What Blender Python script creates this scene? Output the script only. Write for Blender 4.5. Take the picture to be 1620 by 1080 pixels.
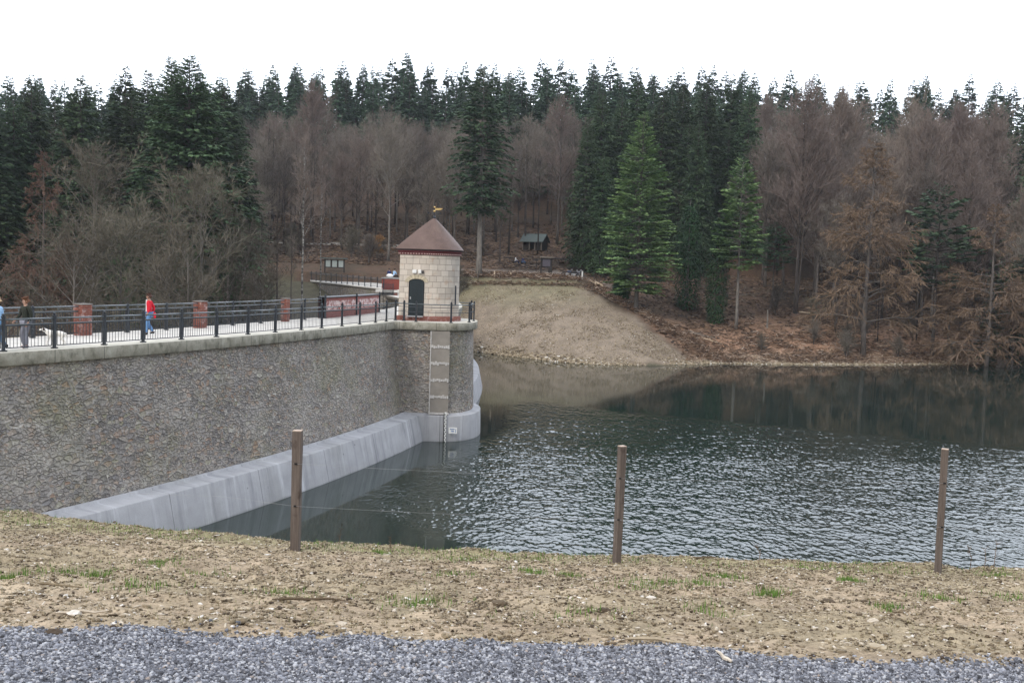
import bpy, math, random
import numpy as np
from mathutils import Vector, Matrix
R=math.radians; PI=math.pi
D=bpy.data
for o in list(D.objects): D.objects.remove(o)
SC=bpy.context.scene
COL=SC.collection
# ---------------------------------------------------------------- camera
F=1650.0; ROLL=R(1.8); PITCH=R(3.8)
cam_d=D.cameras.new('camera'); cam=D.objects.new('camera',cam_d); COL.objects.link(cam)
cam_d.sensor_width=36; cam_d.lens=F/1620*36; cam_d.clip_start=0.1; cam_d.clip_end=5000
cam.matrix_world=Matrix.Rotation(PI/2-PITCH,4,'X')@Matrix.Rotation(ROLL,4,'Z')
SC.camera=cam
# ---------------------------------------------------------------- world, sun, exposure
SUN_EL=R(38); SUN_AZ=R(215)      # thin overcast, sun behind and to the left of the camera
w=D.worlds.new('World'); SC.world=w; w.use_nodes=True
nt=w.node_tree; nt.nodes.clear()
sky=nt.nodes.new('ShaderNodeTexSky'); sky.sky_type='NISHITA'; sky.sun_disc=False
sky.sun_elevation=SUN_EL; sky.sun_rotation=SUN_AZ; sky.air_density=1.2; sky.dust_density=3.0
mx=nt.nodes.new('ShaderNodeMix'); mx.data_type='RGBA'; mx.inputs['Factor'].default_value=0.72
mx.inputs['B'].default_value=(10.3,10.85,11.9,1)
bg=nt.nodes.new('ShaderNodeBackground'); bg.inputs['Strength'].default_value=0.10
out=nt.nodes.new('ShaderNodeOutputWorld')
tc=nt.nodes.new('ShaderNodeTexCoord'); sx=nt.nodes.new('ShaderNodeSeparateXYZ'); mr=nt.nodes.new('ShaderNodeMapRange')
mr.inputs[1].default_value=0.0; mr.inputs[2].default_value=1.0; mr.inputs[3].default_value=0.80; mr.inputs[4].default_value=1.25
nt.links.new(tc.outputs['Generated'],sx.inputs[0]); nt.links.new(sx.outputs[2],mr.inputs[0])
m1=nt.nodes.new('ShaderNodeMapRange'); m1.inputs[1].default_value=.1; m1.inputs[2].default_value=1.0; m1.inputs[3].default_value=1.0; m1.inputs[4].default_value=3.4
nt.links.new(sx.outputs[1],m1.inputs[0]); mm=nt.nodes.new('ShaderNodeMath'); mm.operation='MULTIPLY'; nt.links.new(mr.outputs[0],mm.inputs[0]); nt.links.new(m1.outputs[0],mm.inputs[1]); mr=mm
vm=nt.nodes.new('ShaderNodeVectorMath'); vm.operation='SCALE'; nt.links.new(mx.outputs['Result'],vm.inputs[0]); nt.links.new(mr.outputs[0],vm.inputs['Scale'])
nt.links.new(sky.outputs[0],mx.inputs['A']); nt.links.new(vm.outputs[0],bg.inputs[0]); nt.links.new(bg.outputs[0],out.inputs[0])
sd=D.lights.new('sun','SUN'); sd.energy=1.2; sd.angle=R(14); sd.color=(1,.95,.88)
so=D.objects.new('sun',sd); COL.objects.link(so)
sdir=Vector((math.cos(SUN_EL)*math.sin(SUN_AZ),math.cos(SUN_EL)*math.cos(SUN_AZ),math.sin(SUN_EL)))
so.rotation_euler=sdir.to_track_quat('Z','Y').to_euler()
SC.view_settings.view_transform='Standard'; SC.view_settings.look='None'
SC.view_settings.exposure=0.30; SC.view_settings.gamma=1.0
SC.render.engine='CYCLES'
SC.cycles.max_bounces=6; SC.cycles.diffuse_bounces=3; SC.cycles.glossy_bounces=3
SC.cycles.volume_bounces=1; SC.cycles.transparent_max_bounces=6

# ---------------------------------------------------------------- picture -> world helpers
def ray(px,py):
    u,v=px-810.0,py-540.0
    c,s=math.cos(ROLL),math.sin(ROLL)
    u2=u*c+v*s; v2=-u*s+v*c
    Y=F*math.cos(PITCH)-v2*math.sin(PITCH); Z=-(F*math.sin(PITCH)+v2*math.cos(PITCH))
    return u2/Y,Z/Y
def P(px,py,Y):
    a,b=ray(px,py); return Vector((a*Y,Y,b*Y))
def G(px,py,z):
    a,b=ray(px,py); Y=z/b; return Vector((a*Y,Y,z))
ZC=-3.0      # dam crest
ZW=-9.7      # water
ZS=-8.25     # top of concrete skirt
CX,CY=-121.0,83.0            # centre of the dam's arc
def rad(x,y): return math.hypot(x-CX,y-CY)
RP=116.45    # railing line
RB=112.3     # back parapet line
RW=118.85    # waterline
def arc(r,a,z=0): return Vector((CX+r*math.cos(a),CY+r*math.sin(a),z))
def arc_at(x,y): return math.atan2(y-CY,x-CX)

rng=np.random.default_rng(7)
rnd=random.Random(11)
def vnoise(x,y,seed=0):
    x=np.asarray(x,float);y=np.asarray(y,float)
    xi=np.floor(x).astype(np.int64);yi=np.floor(y).astype(np.int64);fx=x-xi;fy=y-yi
    def h(a,b):
        n=(a*374761393+b*668265263+seed*1442695041)&0xffffffff
        n=((n^(n>>13))*1274126177)&0xffffffff
        return ((n^(n>>16))&0xffff)/65535.0
    sx=fx*fx*(3-2*fx);sy=fy*fy*(3-2*fy)
    a=h(xi,yi)*(1-sx)+h(xi+1,yi)*sx; b=h(xi,yi+1)*(1-sx)+h(xi+1,yi+1)*sx
    return a*(1-sy)+b*sy
def fbm(x,y,seed=0,o=4):
    s=0;a=.5
    for i in range(o):
        s=s+a*vnoise(np.asarray(x)*2**i,np.asarray(y)*2**i,seed+i);a*=.5
    return s/(1-.5**o)
def sst(a,b,x):
    t=np.clip((np.asarray(x,float)-a)/(b-a),0,1); return t*t*(3-2*t)

# ---------------------------------------------------------------- mesh building
def tag(o,label=None,cat=None,group=None,kind=None):
    if label:o['label']=label
    if cat:o['category']=cat
    if group:o['group']=group
    if kind:o['kind']=kind
    return o
def empty(name,loc=(0,0,0),rz=0,**k):
    o=D.objects.new(name,None); COL.objects.link(o); o.location=loc; o.rotation_euler=(0,0,rz); o.empty_display_size=.2
    return tag(o,**k)
def link(name,me,parent=None,loc=None):
    o=D.objects.new(name,me); COL.objects.link(o)
    if parent: o.parent=parent
    if loc is not None:o.location=loc
    return o
def copy_tree(o,parent=None):
    c=o.copy(); COL.objects.link(c); c.parent=parent
    for ch in o.children: copy_tree(ch,c)
    return c
class MB:
    def __init__(s): s.v=[];s.f=[];s.m=[];s.t=[];s.smooth=False
    def add(s,vs,fs,m=0,t=None):
        b=len(s.v); s.v+= [tuple(v) for v in vs]
        s.f+=[tuple(b+i for i in f) for f in fs]; s.m+=[m]*len(fs)
        s.t+=[rnd.random() if t is None else t]*len(vs)
    def box(s,c,size,rz=0,m=0,t=None,mat=None,taper=1):
        hx,hy,hz=[q/2 for q in size]; vs=[]
        for z,k in((-hz,1),(hz,taper)):
            for x,y in((-hx,-hy),(hx,-hy),(hx,hy),(-hx,hy)): vs.append(Vector((x*k,y*k,z)))
        M=mat if mat is not None else Matrix.Rotation(rz,3,'Z')
        c=Vector(c); vs=[M@v+c for v in vs]
        s.add(vs,[(0,3,2,1),(4,5,6,7),(0,1,5,4),(1,2,6,5),(2,3,7,6),(3,0,4,7)],m,t)
    def tube(s,p,r,n=6,m=0,t=None,caps=True):
        p=[Vector(q) for q in p]; r=[r]*len(p) if not hasattr(r,'__len__') else r
        vs=[];fs=[]
        ref=Vector((0,0,1))
        for i,q in enumerate(p):
            d=(p[min(i+1,len(p)-1)]-p[max(i-1,0)]).normalized()
            a=ref if abs(d.dot(ref))<.9 else Vector((1,0,0))
            x=d.cross(a).normalized(); y=d.cross(x)
            for k in range(n):
                an=2*PI*k/n; vs.append(q+(x*math.cos(an)+y*math.sin(an))*r[i])
        for i in range(len(p)-1):
            for k in range(n):
                k2=(k+1)%n; fs.append((i*n+k,i*n+k2,(i+1)*n+k2,(i+1)*n+k))
        if caps:
            fs.append(tuple(range(n-1,-1,-1))); fs.append(tuple((len(p)-1)*n+k for k in range(n)))
        s.add(vs,fs,m,t)
    def ball(s,c,r,m=0,n=8,k=6,sc=(1,1,1),t=None):
        c=Vector(c);vs=[c+Vector((0,0,-r*sc[2]))];fs=[]
        for i in range(1,k):
            ph=-PI/2+PI*i/k
            for j in range(n):
                a=2*PI*j/n; vs.append(c+Vector((r*sc[0]*math.cos(ph)*math.cos(a),r*sc[1]*math.cos(ph)*math.sin(a),r*sc[2]*math.sin(ph))))
        vs.append(c+Vector((0,0,r*sc[2])))
        for j in range(n): fs.append((0,1+(j+1)%n,1+j))
        for i in range(k-2):
            for j in range(n):
                fs.append((1+i*n+j,1+i*n+(j+1)%n,1+(i+1)*n+(j+1)%n,1+(i+1)*n+j))
        e=len(vs)-1
        for j in range(n): fs.append((1+(k-2)*n+j,1+(k-2)*n+(j+1)%n,e))
        s.add(vs,fs,m,t)
    def prism(s,poly,z0,z1,m=0,t=None):
        n=len(poly); vs=[(x,y,z0) for x,y in poly]+[(x,y,z1) for x,y in poly]
        fs=[tuple(range(n-1,-1,-1)),tuple(range(n,2*n))]+[(i,(i+1)%n,n+(i+1)%n,n+i) for i in range(n)]
        s.add(vs,fs,m,t)
    def build(s,name,mats,parent=None,smooth=False,bevel=0,loc=None):
        me=D.meshes.new(name); me.from_pydata(s.v,[],s.f)
        if not isinstance(mats,(list,tuple)): mats=[mats]
        for m in mats: me.materials.append(m)
        me.polygons.foreach_set('material_index',s.m)
        if smooth: me.polygons.foreach_set('use_smooth',[True]*len(s.f))
        a=me.attributes.new('tone','FLOAT','POINT'); a.data.foreach_set('value',s.t)
        me.update()
        o=link(name,me,parent,loc)
        if bevel:
            b=o.modifiers.new('bevel','BEVEL'); b.width=bevel; b.segments=2; b.limit_method='ANGLE'
        return o
def np_mesh(name,V,Fc,tone=None,mats=None,smooth=False,col=None,uv=None):
    """V (n,3); Fc (m,k)"""
    me=D.meshes.new(name); V=np.ascontiguousarray(V,np.float32); Fc=np.ascontiguousarray(Fc,np.int32)
    me.vertices.add(len(V)); me.vertices.foreach_set('co',V.ravel())
    m,k=Fc.shape
    me.loops.add(m*k); me.loops.foreach_set('vertex_index',Fc.ravel())
    me.polygons.add(m); me.polygons.foreach_set('loop_start',np.arange(0,m*k,k,dtype=np.int32))
    try: me.polygons.foreach_set('loop_total',np.full(m,k,np.int32))
    except Exception: pass
    if smooth: me.polygons.foreach_set('use_smooth',np.ones(m,bool))
    if tone is not None:
        a=me.attributes.new('tone','FLOAT','POINT'); a.data.foreach_set('value',np.ascontiguousarray(tone,np.float32))
    if col is not None:
        a=me.attributes.new('zone','FLOAT_COLOR','POINT'); c=np.c_[col,np.ones(len(col))] if col.shape[1]==3 else col
        a.data.foreach_set('color',np.ascontiguousarray(c,np.float32).ravel())
    if uv is not None:
        l=me.uv_layers.new(name='UVMap'); l.data.foreach_set('uv',np.ascontiguousarray(uv[Fc.ravel()],np.float32).ravel())
    for q in (mats or []): me.materials.append(q)
    me.update(calc_edges=True); me.validate()
    return me

# ---------------------------------------------------------------- materials
class N:
    def __init__(s,name):
        s.m=D.materials.new(name); s.m.use_nodes=True; s.t=s.m.node_tree; s.t.nodes.clear()
        s.o=s.t.nodes.new('ShaderNodeOutputMaterial'); s.b=s.t.nodes.new('ShaderNodeBsdfPrincipled')
        s.t.links.new(s.b.outputs[0],s.o.inputs[0])
    def n(s,ty,ins=None,**k):
        x=s.t.nodes.new('ShaderNode'+ty)
        for a,b in k.items(): setattr(x,a,b)
        for a,b in (ins or {}).items(): s.set(x.inputs[a],b)
        return x
    def set(s,i,v):
        if isinstance(v,bpy.types.NodeSocket): s.t.links.new(v,i)
        elif isinstance(v,bpy.types.Node): s.t.links.new(v.outputs[0],i)
        else:
            if i.type=='RGBA' and len(v)==3: v=(*v,1)
            i.default_value=v
    def noise(s,scale,vec=None,detail=4,rough=.6,dist=0,out='Fac'):
        x=s.n('TexNoise',{'Scale':scale,'Detail':detail,'Roughness':rough,'Distortion':dist})
        if vec is not None:s.set(x.inputs['Vector'],vec)
        return x.outputs[out]
    def ramp(s,fac,stops,interp='LINEAR'):
        x=s.n('ValToRGB',{'Fac':fac}); cr=x.color_ramp; cr.interpolation=interp
        while len(cr.elements)<len(stops): cr.elements.new(.5)
        for e,(p,c) in zip(cr.elements,stops):
            e.position=p; e.color=(*c,1) if hasattr(c,'__len__') else (c,c,c,1)
        return x.outputs[0]
    def mix(s,f,a,b,mode='MIX'):
        x=s.n('Mix',data_type='RGBA',blend_type=mode)
        s.set(x.inputs['Factor'],f); s.set(x.inputs['A'],a); s.set(x.inputs['B'],b); return x.outputs['Result']
    def math(s,op,a,b=0.0,c=0.0,clamp=False):
        x=s.n('Math',operation=op,use_clamp=clamp)
        s.set(x.inputs[0],a); s.set(x.inputs[1],b)
        if len(x.inputs)>2:s.set(x.inputs[2],c)
        return x.outputs[0]
    def attr(s,name,out='Fac'): return s.n('Attribute',attribute_name=name).outputs[out]
    def obj(s): return s.n('TexCoord').outputs['Object']
    def pos(s): return s.n('NewGeometry').outputs['Position']
    def uv(s): return s.n('TexCoord').outputs['UV']
    def mapping(s,vec,scale=(1,1,1),loc=(0,0,0),rot=(0,0,0)):
        return s.n('Mapping',{'Vector':vec,'Scale':scale,'Location':loc,'Rotation':rot}).outputs[0]
    def bump(s,h,dist=.02,strength=1.0):
        x=s.n('Bump',{'Height':h,'Distance':dist,'Strength':strength}); s.set(s.b.inputs['Normal'],x.outputs[0]); return x
    def fin(s,col,rough=.8,spec=.3,metal=0):
        s.set(s.b.inputs['Base Color'],col); s.set(s.b.inputs['Roughness'],rough)
        s.set(s.b.inputs['Specular IOR Level'],spec); s.set(s.b.inputs['Metallic'],metal); return s.m
def hsvrand(s,col,val=.3,hue=.02,src='tone'):
    """brightness variation per piece"""
    t=s.attr(src) if src=='tone' else s.n('ObjectInfo').outputs['Random']
    return t

def plain(name,c,rough=.7,spec=.3,metal=0,var=.2,scale=8,bump=0,bd=.005):
    s=N(name); n=s.noise(scale,s.obj(),5)
    lo=tuple(x*(1-var) for x in c); hi=tuple(min(1,x*(1+var)) for x in c)
    col=s.ramp(n,[(.25,lo),(.75,hi)])
    if bump: s.bump(s.noise(scale*6,s.obj(),4),bd,bump)
    return s.fin(col,rough,spec,metal)

def foliage(name,dark,light,sat=0.0,trans=.0,objvar=.25):
    s=N(name); t=s.attr('tone')
    r=s.n('ObjectInfo').outputs['Random']
    n=s.noise(.35,s.obj(),3)
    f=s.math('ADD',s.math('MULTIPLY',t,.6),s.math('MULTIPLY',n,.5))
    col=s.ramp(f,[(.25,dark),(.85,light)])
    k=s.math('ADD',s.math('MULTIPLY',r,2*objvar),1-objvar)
    hs=s.n('HueSaturation',{'Hue':s.math('ADD',s.math('MULTIPLY',r,.03),.485),'Saturation':1.0,'Value':k,'Color':col})
    return s.fin(hs.outputs[0],.75,.15)
M={}
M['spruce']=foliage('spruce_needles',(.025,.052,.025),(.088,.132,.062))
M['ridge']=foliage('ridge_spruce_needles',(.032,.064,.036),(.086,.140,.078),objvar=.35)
M['pine']=foliage('pine_needles',(.062,.120,.048),(.22,.30,.115))
M['fir']=foliage('fir_needles',(.034,.078,.045),(.105,.165,.085))
M['ivy']=foliage('ivy_leaves',(.016,.045,.020),(.045,.095,.035))
M['twig']=foliage('bare_twigs',(.10,.086,.072),(.205,.175,.148),objvar=.3)
M['twig_grey']=foliage('grey_twigs',(.075,.066,.050),(.155,.135,.105),objvar=.25)
M['twig_mauve']=foliage('mauve_twigs',(.13,.103,.088),(.25,.198,.168),objvar=.2)
M['larch']=foliage('larch_twigs',(.115,.078,.052),(.235,.16,.11),objvar=.2)
M['beechleaf']=foliage('dead_leaves',(.20,.10,.05),(.36,.20,.10))
def bark(name,a,b):
    s=N(name); v=s.mapping(s.obj(),(1,1,.25)); n=s.noise(6,v,5)
    r=s.n('ObjectInfo').outputs['Random']
    c=s.ramp(n,[(.3,a),(.7,b)])
    hs=s.n('HueSaturation',{'Value':s.math('ADD',s.math('MULTIPLY',r,.7),.65),'Color':c})
    s.bump(n,.05); return s.fin(hs.outputs[0],.9,.15)
M['bark']=bark('bark',(.055,.048,.044),(.15,.13,.115))
M['bark_grey']=bark('grey_bark',(.10,.09,.08),(.24,.22,.195))
M['bark_dark']=bark('dark_bark',(.03,.026,.024),(.09,.075,.066))
def birch():
    s=N('birch_bark'); v=s.mapping(s.obj(),(1,1,2.2)); n=s.noise(1.6,v,5)
    c=s.ramp(n,[(.44,(.06,.055,.05)),(.54,(.24,.23,.21)),(.8,(.48,.46,.43))]); return s.fin(c,.8,.2)
M['birch']=birch()
def rail_m():
    s=N('black_iron_paint'); n=s.noise(9,s.obj(),3); c=s.ramp(n,[(.3,(.012,.016,.022)),(.8,(.03,.038,.05))]); return s.fin(c,.38,.5)
M['iron']=rail_m()
M['rail_top']=plain('sky_lit_rail_paint',(.11,.13,.14),.4,.5)  # paler than the iron: sky sheen on the rails put into the colour
def stone():
    s=N('rubble_stone'); uv=s.uv()
    wob=s.noise(.9,uv,3,out='Color')
    def cells(w,h,seed,warp):
        v=s.mapping(uv,(1/w,1/h,1),(seed,seed*.7,0)); vv=s.n('VectorMath',{0:v,1:s.mapping(wob,(warp,warp,0))},operation='ADD').outputs[0]
        w2=s.noise(3.5,uv,2,out='Color'); vv=s.n('VectorMath',{0:vv,1:s.mapping(w2,(.3,.3,0))},operation='ADD').outputs[0]
        c=s.n('TexVoronoi',{'Vector':vv,'Scale':1.0,'Randomness':.95}); e=s.n('TexVoronoi',{'Vector':vv,'Scale':1.0,'Randomness':.95},feature='DISTANCE_TO_EDGE').outputs['Distance']
        return s.n('SeparateColor',{'Color':c.outputs['Color']}),e
    A,ea=cells(.32,.165,0,.5); B,eb=cells(.19,.12,5,.5)
    sel=s.ramp(s.noise(.8,s.mapping(uv,(1,1,1),(2,8,0)),3),[(.46,0),(.5,1)])
    def pick(a,b): return s.mix(sel,a,b)
    r0=pick(A.outputs[0],B.outputs[0]); r1=pick(A.outputs[1],B.outputs[1]); e1=pick(ea,eb)
    base=s.ramp(r0,[(0,(.16,.15,.145)),(.2,(.26,.245,.235)),(.42,(.30,.27,.235)),(.58,(.215,.21,.215)),(.72,(.29,.24,.195)),(.8,(.32,.225,.17)),(.88,(.37,.345,.31)),(.95,(.25,.24,.17)),(1,(.48,.46,.43))])
    big=s.noise(.35,uv,4); base=s.mix(s.math('MULTIPLY',s.ramp(big,[(.5,0),(.66,1)]),.5),base,(.24,.24,.14))
    gr=s.noise(.25,s.mapping(uv,(1,1.8,1),(17,1,0)),4); base=s.mix(s.math('MULTIPLY',s.ramp(gr,[(.45,0),(.66,1)]),.6),base,(.42,.40,.37))
    st=s.noise(1.7,s.mapping(uv,(1,.16,1)),4); base=s.mix(s.math('MULTIPLY',s.ramp(st,[(.56,0),(.74,1)]),.4),base,(.50,.48,.455))
    fine=s.noise(11,uv,5,.7); base=s.mix(.9,base,s.ramp(fine,[(.3,.42),(.7,1.5)]),'MULTIPLY'); sp=s.noise(5.5,s.mapping(uv,(1,1.5,1),(3,3,0)),3,.7); base=s.mix(s.ramp(sp,[(.62,0),(.72,.55)]),base,(.56,.54,.52)); base=s.mix(s.ramp(sp,[(.26,.6),(.36,0)]),base,(.07,.065,.06))
    jn=s.noise(1.7,uv,4,.7); mort=s.math('MULTIPLY',s.ramp(e1,[(.015,1),(.10,0)]),s.ramp(jn,[(.3,.35),(.6,.9)]))
    mcol=s.ramp(s.noise(3.2,s.mapping(uv,(1,1,1),(4,4,0)),3),[(.38,(.09,.085,.08)),(.5,(.22,.21,.20)),(.6,(.46,.44,.41))])
    col=s.mix(mort,base,mcol); col=s.mix(1,col,(1.12,1.09,1.06),'MULTIPLY')
    hgt=s.math('ADD',s.math('MULTIPLY',s.ramp(e1,[(0,0),(.2,1)]),.8),s.math('ADD',s.math('MULTIPLY',r1,.8),s.math('MULTIPLY',fine,.6)))
    s.bump(hgt,.045,1.0)
    return s.fin(col,.92,.2)
M['stone']=stone()
def concrete(name,base=(.40,.41,.44),streak=True,dark=.5):
    s=N(name); uv=s.uv() if streak else s.obj()
    n=s.noise(.8,uv,6,.65); c=s.ramp(n,[(.25,tuple(x*.8 for x in base)),(.75,tuple(x*1.12 for x in base))])
    if streak:
        st=s.noise(1.5,s.mapping(uv,(1,.07,1)),6,.7); c=s.mix(s.math('MULTIPLY',s.ramp(st,[(.50,0),(.68,1)]),.7),c,(.17,.175,.19))
        s2=s.noise(1.3,s.mapping(uv,(1,.07,1),(9,0,0)),6,.75); c=s.mix(s.math('MULTIPLY',s.ramp(s2,[(.53,0),(.68,1)]),.75),c,(.66,.67,.69))
        sp=s.n('TexVoronoi',{'Vector':s.mapping(uv,(1,1,1)),'Scale':.9,'Randomness':1.0}).outputs['Distance']; c=s.mix(s.ramp(sp,[(.035,.7),(.06,0)]),c,(.12,.12,.13))
    f=s.noise(30,uv,4); c=s.mix(.35,c,s.ramp(f,[(.3,.6),(.7,1)]),'MULTIPLY')
    s.bump(s.math('ADD',f,n),.01,.6); return s.fin(c,.85,.25)
M['skirt']=concrete('pale_concrete',(.42,.42,.435))
def wet_line(m):
    t=m.node_tree; b=[x for x in t.nodes if x.type=='BSDF_PRINCIPLED'][0]; src=b.inputs['Base Color'].links[0].from_socket
    s=N.__new__(N); s.m=m; s.t=t; s.b=b
    z=s.n('SeparateXYZ',{0:s.pos()}).outputs[2]; z=s.math('ADD',z,s.math('MULTIPLY',s.noise(1.5,s.pos(),4),.16))
    wet=s.ramp(s.math('ADD',z,10.0),[(.30,1),(.46,0)])
    c=s.mix(s.math('MULTIPLY',wet,.75),src,(.10,.105,.09))
    u=s.n('SeparateXYZ',{0:s.uv()}).outputs[0]; j=s.math('FRACT',s.math('MULTIPLY',u,1/5.2)); c=s.mix(s.ramp(j,[(.004,.75),(.008,0)]),c,(.10,.10,.10))
    big=s.noise(.5,s.uv(),4); c=s.mix(s.math('MULTIPLY',s.ramp(big,[(.5,0),(.68,1)]),.35),c,(.27,.27,.25))
    t.links.new(c,b.inputs['Base Color'])
wet_line(M['skirt'])
def coping_m():
    s=N('weathered_coping'); uv=s.uv()
    n=s.noise(1.6,uv,6,.7); c=s.ramp(n,[(.3,(.22,.205,.16)),(.55,(.36,.34,.28)),(.75,(.50,.48,.42))])
    st=s.noise(3,s.mapping(uv,(1,.5,1)),5,.7); c=s.mix(s.math('MULTIPLY',s.ramp(st,[(.5,0),(.66,1)]),.7),c,(.085,.085,.06))
    gx=s.n('SeparateXYZ',{0:uv}).outputs[0]; j=s.math('FRACT',s.math('MULTIPLY',gx,1/2.1)); c=s.mix(s.ramp(j,[(.008,.8),(.016,0)]),c,(.05,.05,.045))
    s.bump(n,.02,.6); return s.fin(c,.9,.2)
M['coping']=coping_m()
def deck_m():
    s=N('pale_walkway'); o=s.pos(); n=s.noise(1.5,o,6,.65); c=s.ramp(n,[(.3,(.46,.43,.38)),(.7,(.64,.61,.56))])
    c=s.mix(.4,c,s.ramp(s.noise(25,o,3),[(.3,.7),(.7,1)]),'MULTIPLY'); s.bump(s.noise(40,o,3),.01,.4); return s.fin(c,.85,.2)
M['deck']=deck_m()
M['kerb']=plain('cream_kerb',(.52,.49,.41),.85,.2,var=.22,scale=1.3)
def brick_m(name,c1,c2,mortar,bw=.24,bh=.075,ms=.012,pale=0,uvs=True,bumpd=.01):
    s=N(name); uv=s.uv()
    b=s.n('TexBrick',{'Vector':uv,'Color1':c1,'Color2':c2,'Mortar':mortar,'Scale':1.0,'Mortar Size':ms,'Mortar Smooth':.3,'Bias':0.0,'Brick Width':bw,'Row Height':bh})
    n=s.noise(2.2,uv,6,.7); c=s.mix(.6,b.outputs[0],s.ramp(n,[(.25,.6),(.75,1.15)]),'MULTIPLY')
    if pale:
        p=s.noise(3.2,s.mapping(uv,(1,1,1),(3,3,0)),4,.7); z=s.n('SeparateXYZ',{0:uv}).outputs[1]
        m=s.math('MULTIPLY',s.ramp(p,[(.44,0),(.56,1)]),s.ramp(z,[(.42,0),(.55,1),(1.05,1),(1.1,0)])) if pale==2 else s.ramp(p,[(.52,0),(.7,.7)])
        c=s.mix(m,c,(.55,.44,.42))
    s.bump(s.math('MULTIPLY',b.outputs['Fac'],-1.0),bumpd,.6); return s.fin(c,.85,.2)
M['brick']=brick_m('red_brick',(.27,.075,.05),(.20,.055,.042),(.24,.16,.13),pale=1)
M['brick_pale']=brick_m('limed_red_brick',(.30,.08,.065),(.23,.06,.055),(.27,.17,.15),pale=2)
def ashlar():
    s=N('ashlar_sandstone'); uv=s.uv()
    uvw=uv
    b=s.n('TexBrick',{'Vector':uvw,'Color1':(.61,.56,.505,1),'Color2':(.47,.425,.38,1),'Mortar':(.30,.26,.23,1),'Scale':1.0,'Mortar Size':.012,'Mortar Smooth':.2,'Bias':-.1,'Brick Width':.50,'Row Height':.335},offset=.42,squash=.8,squash_frequency=3)
    n=s.noise(1.1,uv,6,.7); c=s.mix(.55,b.outputs[0],s.ramp(n,[(.25,(.62,.60,.57)),(.5,(.95,.9,.82)),(.75,(1.15,1.1,1.05))]),'MULTIPLY')
    p=s.noise(2.1,s.mapping(uv,(1,1,1),(5,1,0)),3); c=s.mix(s.math('MULTIPLY',s.ramp(p,[(.58,0),(.68,1)]),.35),c,(.45,.27,.17))
    s.bump(s.math('SUBTRACT',s.noise(12,uv,4),b.outputs['Fac']),.02,.7); return s.fin(c,.9,.2)
M['ashlar']=ashlar()
def copper():
    s=N('brown_roof_slate'); uv=s.uv()
    n=s.noise(.9,uv,5,.6); c=s.ramp(n,[(.3,(.115,.075,.060)),(.55,(.165,.108,.090)),(.75,(.185,.135,.105))])
    rows=s.n('TexBrick',{'Vector':uv,'Color1':(1,1,1,1),'Color2':(.86,.86,.86,1),'Mortar':(.62,.62,.62,1),'Scale':1.0,'Mortar Size':.008,'Brick Width':.20,'Row Height':.12})
    c=s.mix(.7,c,rows.outputs[0],'MULTIPLY'); s.bump(s.math('MULTIPLY',rows.outputs['Fac'],-1),.01,.5); return s.fin(c,.6,.3)
M['roof']=copper()
M['darkred']=plain('dark_red_frieze',(.14,.035,.04),.7)
M['dent']=plain('pale_dentil',(.40,.26,.24),.8)
M['door']=plain('dark_green_door',(.014,.022,.026),.5,.3)
M['gold']=plain('gilt_metal',(.60,.42,.18),.45,.5,1)
M['white']=plain('white_paint',(.78,.78,.76),.5)
M['whitestone']=plain('white_coping',(.66,.64,.60),.8)
M['black']=plain('black_paint',(.015,.015,.017),.5)
M['blue']=plain('blue_print',(.12,.20,.40),.6)
M['wire']=plain('galvanised_wire',(.32,.32,.32),.5,.5,.2)
M['greyroof']=plain('grey_green_felt',(.085,.105,.10),.85)
M['darkwood']=plain('dark_wood',(.032,.027,.024),.8)
M['oldwood']=plain('weathered_wood',(.20,.17,.14),.9)
M['palewood']=plain('cut_wood',(.55,.44,.32),.9)
M['steelplate']=plain('metal_threshold',(.5,.5,.52),.4,.5,.5)
def postwood():
    s=N('brown_post_wood'); v=s.mapping(s.obj(),(1,1,.06)); n=s.noise(45,v,6,.7); k=s.noise(7,s.mapping(s.obj(),(1,1,.7)),3)
    c=s.ramp(n,[(.3,(.085,.067,.057)),(.55,(.135,.11,.095)),(.75,(.19,.16,.14))]); c=s.mix(s.ramp(k,[(.62,0),(.72,.7)]),c,(.05,.035,.028))
    s.bump(n,.006,.8); return s.fin(c,.85,.2)
M['post']=postwood()
def terrain_m():
    s=N('valley_ground'); z=s.attr('zone','Color'); p=s.pos()
    a=s.noise(.9,p,6,.65); b=s.noise(7,p,5,.7); c=s.noise(38,p,4,.7)
    v=s.ramp(a,[(.25,.72),(.75,1.28)]); v2=s.ramp(b,[(.28,.62),(.72,1.32)]); v3=s.ramp(c,[(.28,.55),(.72,1.4)])
    col=s.mix(1,z,v,'MULTIPLY'); col=s.mix(1,col,v2,'MULTIPLY'); col=s.mix(.8,col,v3,'MULTIPLY')
    hue=s.noise(3.3,s.mapping(p,(1,1,1),(4,4,4)),5); col=s.mix(s.math('MULTIPLY',s.ramp(hue,[(.5,0),(.7,1)]),.15),col,(.17,.15,.07))
    s.bump(s.math('ADD',s.math('MULTIPLY',b,.8),s.math('MULTIPLY',c,.3)),.06,.8); return s.fin(col,.95,.1)
M['terrain']=terrain_m()
def tone_m(name,stops,rough=.9,n=0):
    s=N(name); c=s.ramp(s.attr('tone'),stops)
    c=s.mix(.6,c,s.ramp(s.noise(30,s.obj(),4),[(.3,.65),(.7,1.2)]),'MULTIPLY'); return s.fin(c,rough,.2)
M['gravel']=tone_m('blue_grey_gravel',[(0,(.045,.045,.05)),(.4,(.135,.138,.155)),(.75,(.27,.275,.305)),(.97,(.48,.48,.49)),(1,(.30,.23,.18))])
M['chips']=tone_m('earth_and_chips',[(0,(.06,.042,.028)),(.2,(.17,.13,.085)),(.5,(.31,.25,.165)),(.8,(.42,.35,.25)),(.95,(.56,.49,.40)),(1,(.70,.66,.60))])
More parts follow.
